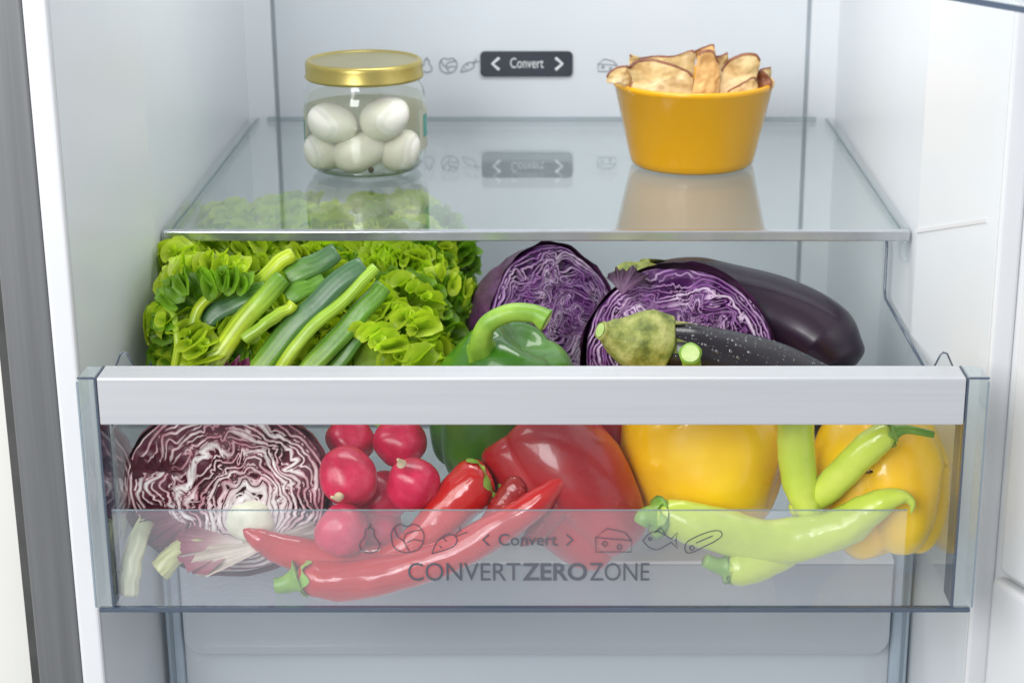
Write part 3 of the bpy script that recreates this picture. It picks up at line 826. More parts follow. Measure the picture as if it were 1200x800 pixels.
M['stem'] = mat_noise('pepper_stem', (0.12, 0.28, 0.02), (0.26, 0.44, 0.05), scale=60, bs=0.4, bscale=120, rough=0.4, stretch=(1, 1, 1))
M['stemcut'] = mat_noise('cut_stem_end', (0.38, 0.52, 0.16), (0.50, 0.62, 0.26), scale=120, rough=0.6)

def pepper_mesh(c, axis, spin, H, R, lobes, seed, dimple=0.20, bottom=0.16, taper=0.82, groove=0.13, squash=1.0, blobe=0.35, nseg=96, nring=56):
    ax = Vector(axis).normalized()
    ref = Vector((0, -1, 0)) if abs(ax.y) < 0.9 else Vector((1, 0, 0))
    e1 = (ref - ax * ref.dot(ax)).normalized(); e2 = ax.cross(e1)
    vs, fs = [], []
    for i in range(nring + 1):
        p = -pi / 2 + pi * i / nring
        cp, sp = cos(p), sin(p)
        rr = abs(cp) ** 0.62
        hh = (1 if sp > 0 else -1) * abs(sp) ** 0.80
        tp = taper + (1 - taper) * (hh + 1) / 2
        tp *= 1 + 0.06 * sin((hh + 1) * 2.2)
        for k in range(nseg):
            a = 2 * pi * k / nseg
            la = a + 0.18 * sin(a + seed) + spin
            g = abs(sin(lobes * la / 2)) ** 0.75
            gd = groove * (0.55 + 0.45 * abs(hh)) * (1.35 if hh < 0 else 1)
            r = R * rr * tp * (1 - gd * (1 - g))
            z = H / 2 * hh
            q = rr
            if hh > 0: z -= H * dimple * math.exp(-(q / 0.42) ** 2); z += H * 0.03 * g * q
            else: z += H * bottom * (math.exp(-(q / 0.38) ** 2) + blobe * (1 - g) * q)
            v_ = e1 * (r * cos(a) * squash) + e2 * (r * sin(a)) + ax * z
            nn = noise.noise(v_ * 28 + Vector((seed, 0, seed))) * 0.0036 + noise.noise(v_ * 70 + Vector((seed, 3, seed))) * 0.0006
            v_ += (v_ - ax * z).normalized() * nn if rr > 0.05 else Vector((0, 0, 0))
            vs.append(Vector(c) + v_)
    for i in range(nring):
        for k in range(nseg):
            fs.append((i * nseg + k, i * nseg + (k + 1) % nseg, (i + 1) * nseg + (k + 1) % nseg, (i + 1) * nseg + k))
    return vs, fs

def stem_on(parent, pts, r0, r1, mat='stem', flare=2.2, cut=True):
    path = catmull(pts, 8)
    def rad(t): return (r0 + (r1 - r0) * t) * (1 + (flare - 1) * math.exp(-t / 0.10)) * (1 + 0.25 * max(0, (t - 0.85) / 0.15))
    v, f, _ = sweep(path, rad, 16, True, shape=lambda t, a: 1 + 0.10 * cos(5 * a) * (0.4 + math.exp(-t / 0.15)))
    s = mk('stem', v, f, M[mat], parent)
    if cut:
        d = (path[-1] - path[-2]).normalized()
        e1 = d.orthogonal().normalized(); e2 = d.cross(e1)
        r = rad(1.0) * 0.80; c = path[-1] + d * 0.0004
        vs = [c + d * 0.0003] + [c + (e1 * cos(2 * pi * k / 14) + e2 * sin(2 * pi * k / 14)) * r for k in range(14)]
        mk('stem_cut', vs, [(0, 1 + k, 1 + (k + 1) % 14) for k in range(14)], M['stemcut'], s)
    return s

FLOORZ = ZD + 0.0024
def pepper(lab, px, py, Y, axis, spin, Hp, Rp, lobes, seed, mat, stem=None, **k):
    c = W(px, py, Y)
    H, R = S(Hp, px, py, Y), S(Rp, px, py, Y)
    v, f = pepper_mesh(c, axis, spin, H, R, lobes, seed, **k)
    low = min(q.z for q in v)
    dz = max(0, FLOORZ - low)
    v = [q + Vector((0, 0, dz)) for q in v]
    rt = thing('bell_pepper', lab, 'bell pepper', (c.x, c.y, max(low, FLOORZ)), None)
    mk('body', v, f, M[mat], rt)
    if stem:
        stem_on(rt, [W(*s) for s in stem[0]], stem[1], stem[2], **(stem[3] if len(stem) > 3 else {}))
    return rt

pepper('glossy red bell pepper lying on its side in the middle of the drawer front', 668, 586, 0.936, (-0.62, 0.25, 0.72), 0.10, 214, 84, 3, 2.0, 'redpep', taper=0.72, groove=0.20, bottom=0.12)
pepper('dark red bell pepper almost hidden behind the glossy red one and beside the yellow', 716, 525, 0.992, (0.1, 0.2, 1), 0.9, 150, 56, 4, 5.0, 'redpep')
pepper('large upright yellow bell pepper with green stem stub, right of the red pepper', 826, 530, 0.962, (0.02, 0.06, 1), 0.55, 215, 100, 4, 3.0, 'yelpep',
       stem=([(812, 452, 0.985), (812, 440, 0.972), (810, 424, 0.952), (809, 414, 0.942)], 0.0052, 0.0050, dict(flare=1.6)), taper=0.92, groove=0.07)
pepper('yellow bell pepper with three lobed base turned forward at the right drawer corner', 1030, 592, 0.936, (-0.10, 0.42, 0.86), 0.30, 190, 88, 4, 6.4, 'yelpep', taper=0.84, groove=0.13, bottom=0.20, blobe=0.45)
pepper('green bell pepper with thick curled stem in front of the red cabbage', 583, 478, 0.985, (0.40, -0.10, 1), 0.9, 205, 84, 4, 9.0, 'grnpep',
       stem=([(572, 420, 0.975), (564, 402, 0.962), (572, 380, 0.957), (598, 367, 0.957), (625, 368, 0.957), (641, 376, 0.955)], 0.0049, 0.0052, dict(flare=3.4)), dimple=0.10, taper=0.8, groove=0.15)

# ---- chillies
def chili(lab, name, cat, pts, r, mat, stempts=None, calyx=None, sr=0.0022, wr=0.0, prof=None, group=None, stemmat='stem', seed=0, lumps=0.06, calen=0.12):
    path = catmull([W(*p) for p in pts], 10)
    rr = S(r, *pts[len(pts) // 2])
    prof = prof or [(0, 0.55), (0.05, 0.85), (0.15, 1.0), (0.45, 0.95), (0.75, 0.66), (0.93, 0.32), (0.985, 0.14), (1, 0.03)]
    def rad(t): return rr * interp(prof, t)
    def shp(t, a):
        q = 1 + lumps * noise.noise(Vector((t * 9 + seed, cos(a) * 0.9, sin(a) * 0.9 + seed)))
        if wr or True: q += 0.035 * noise.noise(Vector((t * 22 + seed, cos(a) * 1.6, sin(a) * 1.6 + 3)))
        if wr: q += wr * noise.noise(Vector((t * 34 + seed, cos(a) * 2.2, sin(a) * 2.2)))
        return q
    v, f, _ = sweep(path, rad, 28, True, shape=shp)
    rt = thing(name, lab, cat, path[len(path) // 2], group)
    mk('body', v, f, M[mat], rt)
    if stempts:
        sp = catmull([path[0] + (path[1] - path[0]) * 0.3] + [W(*p) for p in stempts], 8)
        v, f, _ = sweep(sp, lambda t: sr * (1.25 - 0.35 * t) * (1.0 + 0.9 * math.exp(-t / 0.12)), 12)
        mk('stem', v, f, M[stemmat], rt)
    if calyx:
        k = max(3, int(len(path) * calen))
        cp = [path[0] + (path[0] - path[1]).normalized() * rr * 0.12] + path[:k]
        v, f, _ = sweep(cp, lambda t: rr * interp([(0, 0.25), (0.25, 0.72), (1, 1.0)], t) * 1.0 * (interp(prof, t * calen) if t > 0.25 else 0.75) + 0.0006, 30, False,
                        shape=lambda t, a: 1 + 0.03 * cos(5 * a))
        # pointed rim: push the last ring along the path
        seg = 30; d = (path[k] - path[k - 1]).normalized()
        v = list(v)
        for q in range(seg):
            v[(len(cp) - 1) * seg + q] = v[(len(cp) - 1) * seg + q] + d * rr * 0.22 * cos(5 * 2 * pi * q / seg)
        mk('calyx', v, f, M[calyx], rt)
    return rt
M['redchi'] = pepper_mat('red_chilli_skin', (0.42, 0.006, 0.008), (0.58, 0.016, 0.010), rough=0.18, coat=0.7)
M['darkchi'] = mat_noise('wrinkled_dark_red_chilli', (0.22, 0.006, 0.006), (0.36, 0.012, 0.010), scale=50, bs=0.7, bscale=130, bdist=0.002, rough=0.22, coat=0.4)
M['limechi'] = pepper_mat('lime_green_chilli_skin', (0.42, 0.55, 0.035), (0.60, 0.68, 0.09))
M['grncal'] = mat_noise('green_calyx', (0.20, 0.38, 0.04), (0.34, 0.50, 0.10), scale=50, bs=0.4, bscale=150, rough=0.45)
LR = 'redchi'
chili('long glossy red chilli lying along the front of the drawer, tip pointing up right', 'chilli', 'chilli',
      [(350, 677, 0.8975), (400, 680, 0.8975), (460, 672, 0.8985), (520, 653, 0.900), (580, 622, 0.902), (625, 592, 0.905), (650, 570, 0.908), (667, 552, 0.910)], 24, LR,
      stempts=[(335, 684, 0.8965), (322, 686, 0.896)], calyx='grncal', sr=0.0045, lumps=0.10, seed=1.2, calen=0.045,
      prof=[(0, 0.60), (0.06, 0.92), (0.14, 1.0), (0.35, 0.92), (0.55, 0.88), (0.72, 0.72), (0.86, 0.50), (0.95, 0.28), (1, 0.05)])
chili('small bright red chilli with fresh green cap standing in front of the green pepper', 'chilli', 'chilli',
      [(570, 560, 0.930), (555, 568, 0.926), (532, 590, 0.922), (505, 620, 0.918), (470, 645, 0.914), (430, 655, 0.912)], 31, LR,
      stempts=[(580, 560, 0.930), (587, 568, 0.924), (586, 577, 0.920)], calyx='grncal', sr=0.0016, seed=2.9, calen=0.16,
      prof=[(0, 0.62), (0.06, 0.88), (0.2, 1.0), (0.5, 0.86), (0.8, 0.55), (1, 0.1)])
chili('red chilli with bent tip crossing under the radicchio core', 'chilli', 'chilli',
      [(455, 662, 0.916), (420, 662, 0.914), (380, 655, 0.912), (335, 645, 0.910), (305, 632, 0.908), (285, 620, 0.907)], 26, LR, seed=4.2,
      prof=[(0, 0.9), (0.2, 1.0), (0.5, 0.82), (0.8, 0.55), (0.95, 0.25), (1, 0.05)])
chili('short wrinkled dark red chilli right behind the long red one', 'chilli', 'chilli',
      [(614, 566, 0.918), (604, 574, 0.916), (590, 592, 0.914), (570, 615, 0.912), (545, 635, 0.910)], 17, 'darkchi', wr=0.10, seed=5.0,
      stempts=[(618, 563, 0.918), (612, 577, 0.911)], sr=0.0009, stemmat='flesh2')
chili('broad wrinkled dark red chilli tip leaning beside the long red one', 'chilli', 'chilli',
      [(660, 560, 0.918), (655, 585, 0.916), (640, 610, 0.914), (610, 640, 0.912)], 22, 'darkchi', wr=0.10, seed=6.0)
LM = 'limechi'
chili('longest lime green chilli lying across the front with its hooked tip at the right', 'green_chilli', 'green chilli',
      [(770, 606, 0.900), (800, 609, 0.899), (845, 622, 0.898), (895, 633, 0.897), (950, 630, 0.896), (990, 615, 0.894), (1018, 598, 0.891), (1042, 585, 0.889), (1060, 582, 0.888), (1069, 590, 0.887), (1068, 601, 0.887)], 27, LM,
      seed=7.7, lumps=0.14, wr=0.05, calyx='grncal', calen=0.035, stempts=[(757, 606, 0.897), (752, 614, 0.896)], sr=0.0050,
      prof=[(0, 0.62), (0.05, 0.82), (0.13, 0.92), (0.28, 0.98), (0.45, 0.95), (0.60, 0.72), (0.74, 0.40), (0.86, 0.20), (0.95, 0.11), (1, 0.05)])
chili('lime green chilli lying underneath the longest one, its stem end at the lower left', 'green_chilli', 'green chilli',
      [(852, 664, 0.894), (872, 664, 0.8935), (900, 655, 0.897), (930, 640, 0.906), (955, 620, 0.914), (985, 600, 0.918)], 22, LM, seed=8.8, calyx='grncal', calen=0.05,
      stempts=[(840, 662, 0.893), (826, 656, 0.892)], sr=0.0040)
chili('slim lime green chilli hanging down behind the handle with its tip curling right', 'green_chilli', 'green chilli',
      [(932, 470, 0.915), (933, 500, 0.913), (934, 540, 0.911), (940, 575, 0.909), (950, 598, 0.906), (968, 607, 0.905), (982, 606, 0.905)], 22, LM, seed=9.1,
      prof=[(0, 0.9), (0.25, 1.0), (0.45, 0.95), (0.62, 0.75), (0.78, 0.42), (0.92, 0.24), (1, 0.08)])
chili('lime green chilli slanting up over the right yellow pepper, stem at the upper right', 'green_chilli', 'green chilli',
      [(1048, 506, 0.900), (1030, 514, 0.900), (1005, 536, 0.902), (980, 562, 0.905), (955, 583, 0.910), (930, 598, 0.915)], 19, LM, seed=10.3,
      stempts=[(1062, 503, 0.899), (1080, 506, 0.899), (1094, 509, 0.899)], sr=0.0020, calyx='grncal', calen=0.08,
      prof=[(0, 0.55), (0.1, 0.85), (0.3, 1.0), (0.7, 0.95), (1, 0.5)])

# ---- radishes
def rad_mat():
    m, nt, b, out = newmat('radish_skin')
    n = add_noise(nt, 55, 5, rough=0.7)
    nt.links.new(ramp(nt, n.outputs[0], [(0.30, (0.42, 0.003, 0.035)), (0.55, (0.62, 0.010, 0.070)), (0.72, (0.70, 0.05, 0.12)), (0.85, (0.72, 0.30, 0.34))]), b.inputs['Base Color'])
    n2 = add_noise(nt, 90, 3); bump(nt, b, n2.outputs[0], 0.35, 0.001)
    setp(b, rough=0.27, sss=0.1, ssss=0.004)
    return m
M['radish'] = rad_mat()
M['root'] = mat_noise('radish_root', (0.55, 0.42, 0.25), (0.70, 0.62, 0.42), scale=100, rough=0.6)
RD = [(411, 514, 0.965, 29, 'radish at the back left, cut off by the handle above', None),
      (469, 518, 0.958, 31, 'radish under the handle left of the green pepper', None),
      (409, 559, 0.925, 36, 'bright front radish with a little root stub by the radicchio', [(396, 584, 0.900), (388, 582, 0.897)]),
      (484, 566, 0.922, 32, 'smooth pink red radish in front of the green pepper', [(469, 541, 0.907), (466, 538, 0.905)]),
      (401, 621, 0.908, 32, 'lowest radish seen through the frosted band above the chilli', None),
      (447, 585, 0.945, 33, 'dark radish in the gap between the two front ones', None),
      (440, 625, 0.935, 33, 'radish behind the pear icon of the frosted band', None)]
for i, (px, py, Y, r, lab, rootp) in enumerate(RD):
    c = W(px, py, Y); R_ = S(r, px, py, Y)
    v, f = ellipsoid(c, (R_, R_ * 0.96, R_ * 0.93), (0.3 * i, 0.5 * i, 0.2), 36, 24, 0.15, i * 2.2)
    rt = thing('radish', lab, 'radish', c, 'red radishes in the drawer')
    mk('body', v, f, M['radish'], rt)
    if rootp:
        v, f, _ = sweep(catmull([c + (W(*rootp[0]) - c) * 0.9] + [W(*p) for p in rootp], 6), lambda t: 0.0027 * (1 - 0.75 * t), 12)
        mk('root', v, f, M['root'], rt)

# ---- aubergines
def egg_mat(name, c0, c1, rough):
    m, nt, b, out = newmat(name)
    n = add_noise(nt, 12, 3)
    nt.links.new(ramp(nt, n.outputs[0], [(0.35, c0), (0.65, c1)]), b.inputs['Base Color'])
    n2 = add_noise(nt, 40, 2); bump(nt, b, n2.outputs[0], 0.15, 0.001)
    setp(b, rough=rough, spec=0.45, coat=0.18, coatr=0.10)
    return m
M['aub'] = egg_mat('aubergine_skin', (0.014, 0.006, 0.016), (0.024, 0.011, 0.026), 0.28)
M['aub2'] = egg_mat('damp_aubergine_skin', (0.008, 0.006, 0.010), (0.014, 0.010, 0.016), 0.28)
M['aubcal'] = mat_noise('aubergine_calyx', (0.10, 0.13, 0.02), (0.42, 0.42, 0.14), scale=90, mid=(0.25, 0.28, 0.06), bs=1.0, bscale=120, bdist=0.002, rough=0.6)
M['drop'] = mat_clear('water_drop', (0.92, 0.94, 0.96), 0.10, 0.03, f90=1.0)

def aubergine(lab, pts, r, prof, mat, cal=None, stem=None, seed=0, drops=0):
    path = catmull([W(*p) for p in pts], 12)
    mid_ = pts[len(pts) // 2]; rr = S(r, *mid_)
    rad = lambda t: rr * interp(prof, t)
    v, f, _ = sweep(path, rad, 48, True, shape=lambda t, a: 1 + 0.02 * noise.noise(Vector((t * 4 + seed, cos(a), sin(a)))))
    rt = thing('aubergine', lab, 'aubergine', path[len(path) // 2])
    body = mk('body', v, f, M[mat], rt)
    n = len(path)
    if cal:
        k = max(4, int(n * cal)); seg = 60
        cp = path[:k]
        vs, fs, tt = sweep(cp, lambda t: rad(t * cal) + 0.0007 + 0.0010 * (1 - t) * t * 4 + (0.0016 if t > 0.9 and seed < 1 else 0), seg, False,
                           shape=lambda t, a: 1 + 0.05 * noise.noise(Vector((t * 3, cos(a) * 3, sin(a) * 3 + seed))) + 0.03 * cos(5 * a) * (1 - t))
        T_ = (path[k] - path[0]).normalized()
        for i, (t, a) in enumerate(tt):
            pt = 0.5 + 0.5 * cos(5 * a + seed)
            vs[i] = vs[i] + T_ * (rr * 1.35 * (pt ** 1.4 - 0.30) * t ** 1.5)
        mk('calyx', vs, fs, M['aubcal'], rt)
    if stem:
        sp = catmull([W(*p) for p in stem[0]], 8)
        vs, fs, _ = sweep(sp, lambda t: interp(stem[1], t), 20, True, shape=lambda t, a: 1 + 0.07 * cos(5 * a) + 0.05 * noise.noise(Vector((t * 6, cos(a) * 2, sin(a) * 2))))
        s = mk('stem', vs, fs, M['aubcal'], rt)
        d = (sp[-1] - sp[-2]).normalized(); e1 = d.orthogonal().normalized(); e2 = d.cross(e1)
        rc = interp(stem[1], 1.0) * 0.75; c = sp[-1] + d * 0.0006
        mk('stem_cut', [c] + [c + (e1 * cos(2 * pi * q / 14) + e2 * sin(2 * pi * q / 14)) * rc for q in range(14)], [(0, 1 + q, 1 + (q + 1) % 14) for q in range(14)], M['stemcut'], s)
    if drops:
        rnd = random.Random(5); dv, df = [], []
        i0 = int(n * 0.12)
        for _ in range(drops):
            i = rnd.randint(i0, n - 10); t = i / (n - 1); k = rnd.randint(0, 47)
            p = v[i * 48 + k]; nn = (p - path[i]).normalized()
            if nn.y > 0.2 or nn.z < -0.1: continue
            rd = rnd.choice([0.0004, 0.0004, 0.0005, 0.0006, 0.0009]) * rnd.uniform(0.8, 1.2)
            e1 = nn.orthogonal().normalized(); e2 = nn.cross(e1); el = rnd.uniform(1, 1.4)
            b0 = len(dv)
            for q in range(3):
                for w_ in range(8):
                    an = 2 * pi * w_ / 8; ph = q * pi / 6
                    dv.append(p - nn * 0.0001 + e1 * cos(an) * rd * cos(ph) + e2 * sin(an) * rd * el * cos(ph) + nn * rd * 0.62 * sin(ph))
            dv.append(p + nn * rd * 0.62)
            for q in range(2):
                for w_ in range(8): df.append((b0 + q * 8 + w_, b0 + q * 8 + (w_ + 1) % 8, b0 + q * 8 + 8 + (w_ + 1) % 8, b0 + q * 8 + 8 + w_))
            for w_ in range(8): df.append((b0 + 16 + w_, b0 + 16 + (w_ + 1) % 8, b0 + 24))
        mk('water_drops', dv, df, M['drop'], rt, kind='stuff')
    return rt
aubergine('dark smooth aubergine lying behind the right red cabbage half', [(752, 328, 1.085), (790, 335, 1.088), (850, 352, 1.090), (905, 370, 1.088), (950, 392, 1.082), (975, 418, 1.075), (985, 440, 1.07)], 49,
          [(0, 0.30), (0.06, 0.50), (0.25, 0.85), (0.5, 0.98), (0.72, 1.0), (0.88, 0.78), (0.96, 0.45), (1, 0.05)], 'aub', cal=0.10,
          stem=([(756, 328, 1.085), (735, 322, 1.083), (722, 322, 1.082)], [(0, 0.011), (0.5, 0.008), (1, 0.005)]), seed=1.5)
aubergine('wet black aubergine with rough green calyx in front of the right cabbage half', [(768, 404, 0.985), (800, 410, 0.985), (850, 424, 0.985), (910, 447, 0.985), (965, 478, 0.985), (990, 505, 0.985)], 46,
          [(0, 0.40), (0.05, 0.56), (0.25, 0.74), (0.6, 0.96), (0.8, 1.0), (0.93, 0.66), (1, 0.05)], 'aub2', cal=0.09,
          stem=([(778, 405, 0.985), (758, 400, 0.983), (735, 398, 0.980), (716, 391, 0.976), (704, 387, 0.973)], [(0, 0.0168), (0.25, 0.0172), (0.5, 0.0145), (0.75, 0.0085), (0.9, 0.0052), (1, 0.0052)]), seed=0.4, drops=900)

# ---- cut heads: two red cabbage halves and a radicchio half
M['leafcut'] = mat_attr('cut_leaf_edge', scale=300, bs=0.3, vary=0.22, rough=0.36, sss=0.06, ssss=0.003)
M['outer'] = mat_attr('outer_leaf_skin', scale=45, bs=0.35, vary=0.35, bdist=0.002, rough=0.34, stretch=(1, 1, 3))

_rt = np.random.RandomState(3).rand(64, 256, 256).astype(np.float64) * 2 - 1
def vnoise(x, y, seed):
    """smooth noise of numpy arrays, -1..1"""
    T_ = _rt[int(seed * 7) % 64]
    xi = np.floor(x).astype(int); yi = np.floor(y).astype(int)
    fx, fy = x - xi, y - yi
    fx = fx * fx * fx * (fx * (fx * 6 - 15) + 10); fy = fy * fy * fy * (fy * (fy * 6 - 15) + 10)
    g = lambda a, b: T_[a & 255, b & 255]
    v0 = g(xi, yi) * (1 - fx) + g(xi + 1, yi) * fx
    v1 = g(xi, yi + 1) * (1 - fx) + g(xi + 1, yi + 1) * fx
    return v0 * (1 - fy) + v1 * fy

def head(rt, c, rx, ry, rz, n, up, roll, pal, seed, layers, thick, crinkle, core, rib=1.0, gap=0.003, base_pale=0.3):
    n = Vector(n).normalized()
    u = Vector(up); v_ = (u - n * u.dot(n)).normalized(); u_ = v_.cross(n).normalized()
    R = Matrix.Rotation(roll, 3, n); u_ = R @ u_; v_ = R @ v_
    loc = lambda x, y, z=0.0: c + u_ * x + v_ * y + n * z
    rnd = random.Random(seed)
    dark, mid, pale, skin, skinc = pal
    # the round back of the half head, wrapped in overlapping leaves
    nu, nv = 84, 26
    vs, fs, cs = [], [], []
    for i in range(nv + 1):
        p = pi / 2 * i / nv
        for k in range(nu):
            a = 2 * pi * k / nu
            wv = 0.045 * noise.noise(Vector((cos(a) * 1.5 + seed, sin(a) * 1.5, p * 1.5))) + 0.02 * noise.noise(Vector((cos(a) * 5 + seed, sin(a) * 5, p * 6)))
            st = ((a * 1.3 + p * 2.0 + seed) % 1.0) * 0.03
            q = 1.02 + wv + st
            vs.append(loc(rx * cos(a) * cos(p) * q, ry * sin(a) * cos(p) * q, -rz * sin(p) * q))
            g = 0.5 + 0.5 * noise.noise(Vector((cos(a) * 9, sin(a) * 9, p * 2 + seed)))
            cs.append(tuple(s * (0.6 + 0.8 * g) for s in skin))
    for i in range(nv):
        for k in range(nu): fs.append((i * nu + k, i * nu + (k + 1) % nu, (i + 1) * nu + (k + 1) % nu, (i + 1) * nu + k))
    mk('outer_leaves', vs, fs, M['outer'], rt, cols=cs)
    cx_, cy_, cr = core
    NR, NT = 210, 780
    rr_ = np.linspace(0.0, 1.0, NR) ** 0.85
    th_ = np.linspace(0, 2 * pi, NT, endpoint=False)
    Rg, Tg = np.meshgrid(rr_, th_, indexing='ij')
    rim = 1.0 + 0.030 * vnoise(np.cos(Tg) * 2.2 + seed, np.sin(Tg) * 2.2, seed)
    X = rx * Rg * np.cos(Tg) * rim; Y = ry * Rg * np.sin(Tg) * rim
    dc = np.sqrt((X - cx_) ** 2 + (Y - cy_) ** 2)
    away = np.clip(dc / (rx * 0.55), 0, 1)
    inn = np.clip((1 - Rg) * 2.4, 0, 1) ** 0.8 * away
    F = 1000.0
    a1 = crinkle * inn
    w1x = vnoise(X * 62, Y * 62, seed + 1); w1y = vnoise(X * 62, Y * 62, seed + 2)
    X1 = X + a1 * w1x; Y1 = Y + a1 * w1y
    X2 = X1 + a1 * 0.52 * vnoise(X1 * 150, Y1 * 150, seed + 3); Y2 = Y1 + a1 * 0.52 * vnoise(X1 * 150, Y1 * 150, seed + 4)
    X2 = X2 + a1 * 0.16 * vnoise(X2 * 420, Y2 * 420, seed + 5); Y2 = Y2 + a1 * 0.16 * vnoise(X2 * 420, Y2 * 420, seed + 6)
    # nested loops through the core: solve for the size s of the loop through each point
    px_, py_ = (X2 - cx_) / rx, (Y2 - cy_) / ry
    kx, ky = cx_ / rx, cy_ / ry
    A = 1 - kx * kx - ky * ky; B = -2 * (px_ * kx + py_ * ky); C_ = -(px_ ** 2 + py_ ** 2)
    sol = (-B + np.sqrt(np.maximum(B * B - 4 * A * C_, 0))) / (2 * A)
    phi = layers * np.clip(sol, 0, 2) ** 0.9 + 0.35 * vnoise(X * 90, Y * 90, seed + 7)
    k = np.floor(phi); p = phi - k
    hsh = np.modf(np.abs(np.sin(k * 12.9898 + seed) * 43758.5))[0]
    ang = np.arctan2(Y - cy_, X - cx_)
    rib_n = np.clip(vnoise(ang * 2.2 + k * 3.7, k * 1.9 + seed, seed + 8) - 0.30, 0, 1) * 2.0
    near = np.clip(1 - away, 0, 1)
    def grad(arr):
        dr = np.gradient(arr, axis=0) / np.maximum(np.hypot(np.gradient(X, axis=0), np.gradient(Y, axis=0)), 1e-7)
        dt = (np.roll(arr, -1, 1) - np.roll(arr, 1, 1)) / np.maximum(np.hypot(np.roll(X, -1, 1) - np.roll(X, 1, 1), np.roll(Y, -1, 1) - np.roll(Y, 1, 1)), 1e-7)
        return np.maximum(np.hypot(dr, dt), 60.0)
    G = grad(phi)
    half = thick * 0.5 * (0.75 + 0.5 * hsh) + 0.0011 * near * rib + 0.0009 * rib_n * rib
    half = np.minimum(half, 0.44 / G)
    e = (p - 0.5) / (half * G)
    e2 = np.minimum(p, 1 - p) / (0.40 * thick * G)
    e2 = np.where(1 / G > 2.6 * thick, e2, 9.0)
    e = np.where(np.abs(e2) < np.abs(e), e2, e)
    inside = np.clip((1.12 - np.abs(e)) * 4.0, 0, 1)
    inside = inside * inside * (3 - 2 * inside)
    openg = np.clip(0.35 + 1.1 * vnoise(X * 75, Y * 75, seed + 9), 0.05, 1.0)
    depth = gap * openg
    Zg = -depth * (1 - inside) + 0.0005 * vnoise(X * 260, Y * 260, seed + 10) + 0.0007 * (hsh - 0.5) - 0.004 * np.clip((Rg - 0.97) * 33, 0, 1) ** 2
    centre = np.clip(1 - np.abs(e), 0, 1) ** 0.8
    pl = np.clip(base_pale + 0.9 * near + 1.0 * rib_n + 0.45 * vnoise(X * 110, Y * 110, seed + 11) + 0.35 * (hsh - 0.5), 0, 1)
    top = np.array(mid)[None, None, :] * (1 - pl[..., None]) + np.array(pale)[None, None, :] * pl[..., None]
    sk = np.array(skinc)[None, None, :] * (0.7 + 0.6 * np.clip(0.5 + vnoise(X * 200, Y * 200, seed + 12), 0, 1))[..., None]
    c1_ = sk * (1 - centre[..., None]) + top * centre[..., None]
    nearw = np.clip(near * 1.4 - 0.1, 0, 1)[..., None]
    c1_ = c1_ * (1 - nearw) + (top * 0.9) * nearw
    col = np.array(dark)[None, None, :] * (1 - inside[..., None]) + c1_ * inside[..., None]
    Xf, Yf, Zf = X.ravel(), Y.ravel(), Zg.ravel()
    Pw = np.array(c)[None, :] + Xf[:, None] * np.array(u_)[None, :] + Yf[:, None] * np.array(v_)[None, :] + Zf[:, None] * np.array(n)[None, :]
    idx = np.arange(NR * NT).reshape(NR, NT)
    q0 = idx[1:-1, :]; q1 = np.roll(idx, -1, axis=1)[1:-1, :]; q2 = np.roll(idx, -1, axis=1)[2:, :]; q3 = idx[2:, :]
    FS = np.stack([q0.ravel(), q3.ravel(), q2.ravel(), q1.ravel()], axis=1).tolist()
    mk('cut_face', Pw, FS, M['leafcut'], rt, cols=col.reshape(-1, 3))
    if cr:
        vs, fs, cs = [], [], []
        for i in range(9):
            p = pi / 2 * i / 8
            for k in range(32):
                a = 2 * pi * k / 32
                q = 1 + 0.10 * noise.noise(Vector((cos(a) * 1.6, sin(a) * 1.6, seed)))
                vs.append(loc(cx_ + cr * cos(a) * cos(p) ** 0.6 * q, cy_ + cr * 0.9 * sin(a) * cos(p) ** 0.6 * q, -0.004 + (0.0075) * sin(p)))
                cs.append((0.80, 0.80, 0.62))
        for i in range(8):
            for k in range(32): fs.append((i * 32 + k, i * 32 + (k + 1) % 32, i * 32 + 32 + (k + 1) % 32, i * 32 + 32 + k))
        mk('core', vs, fs, M['leafcut'], rt, cols=cs)

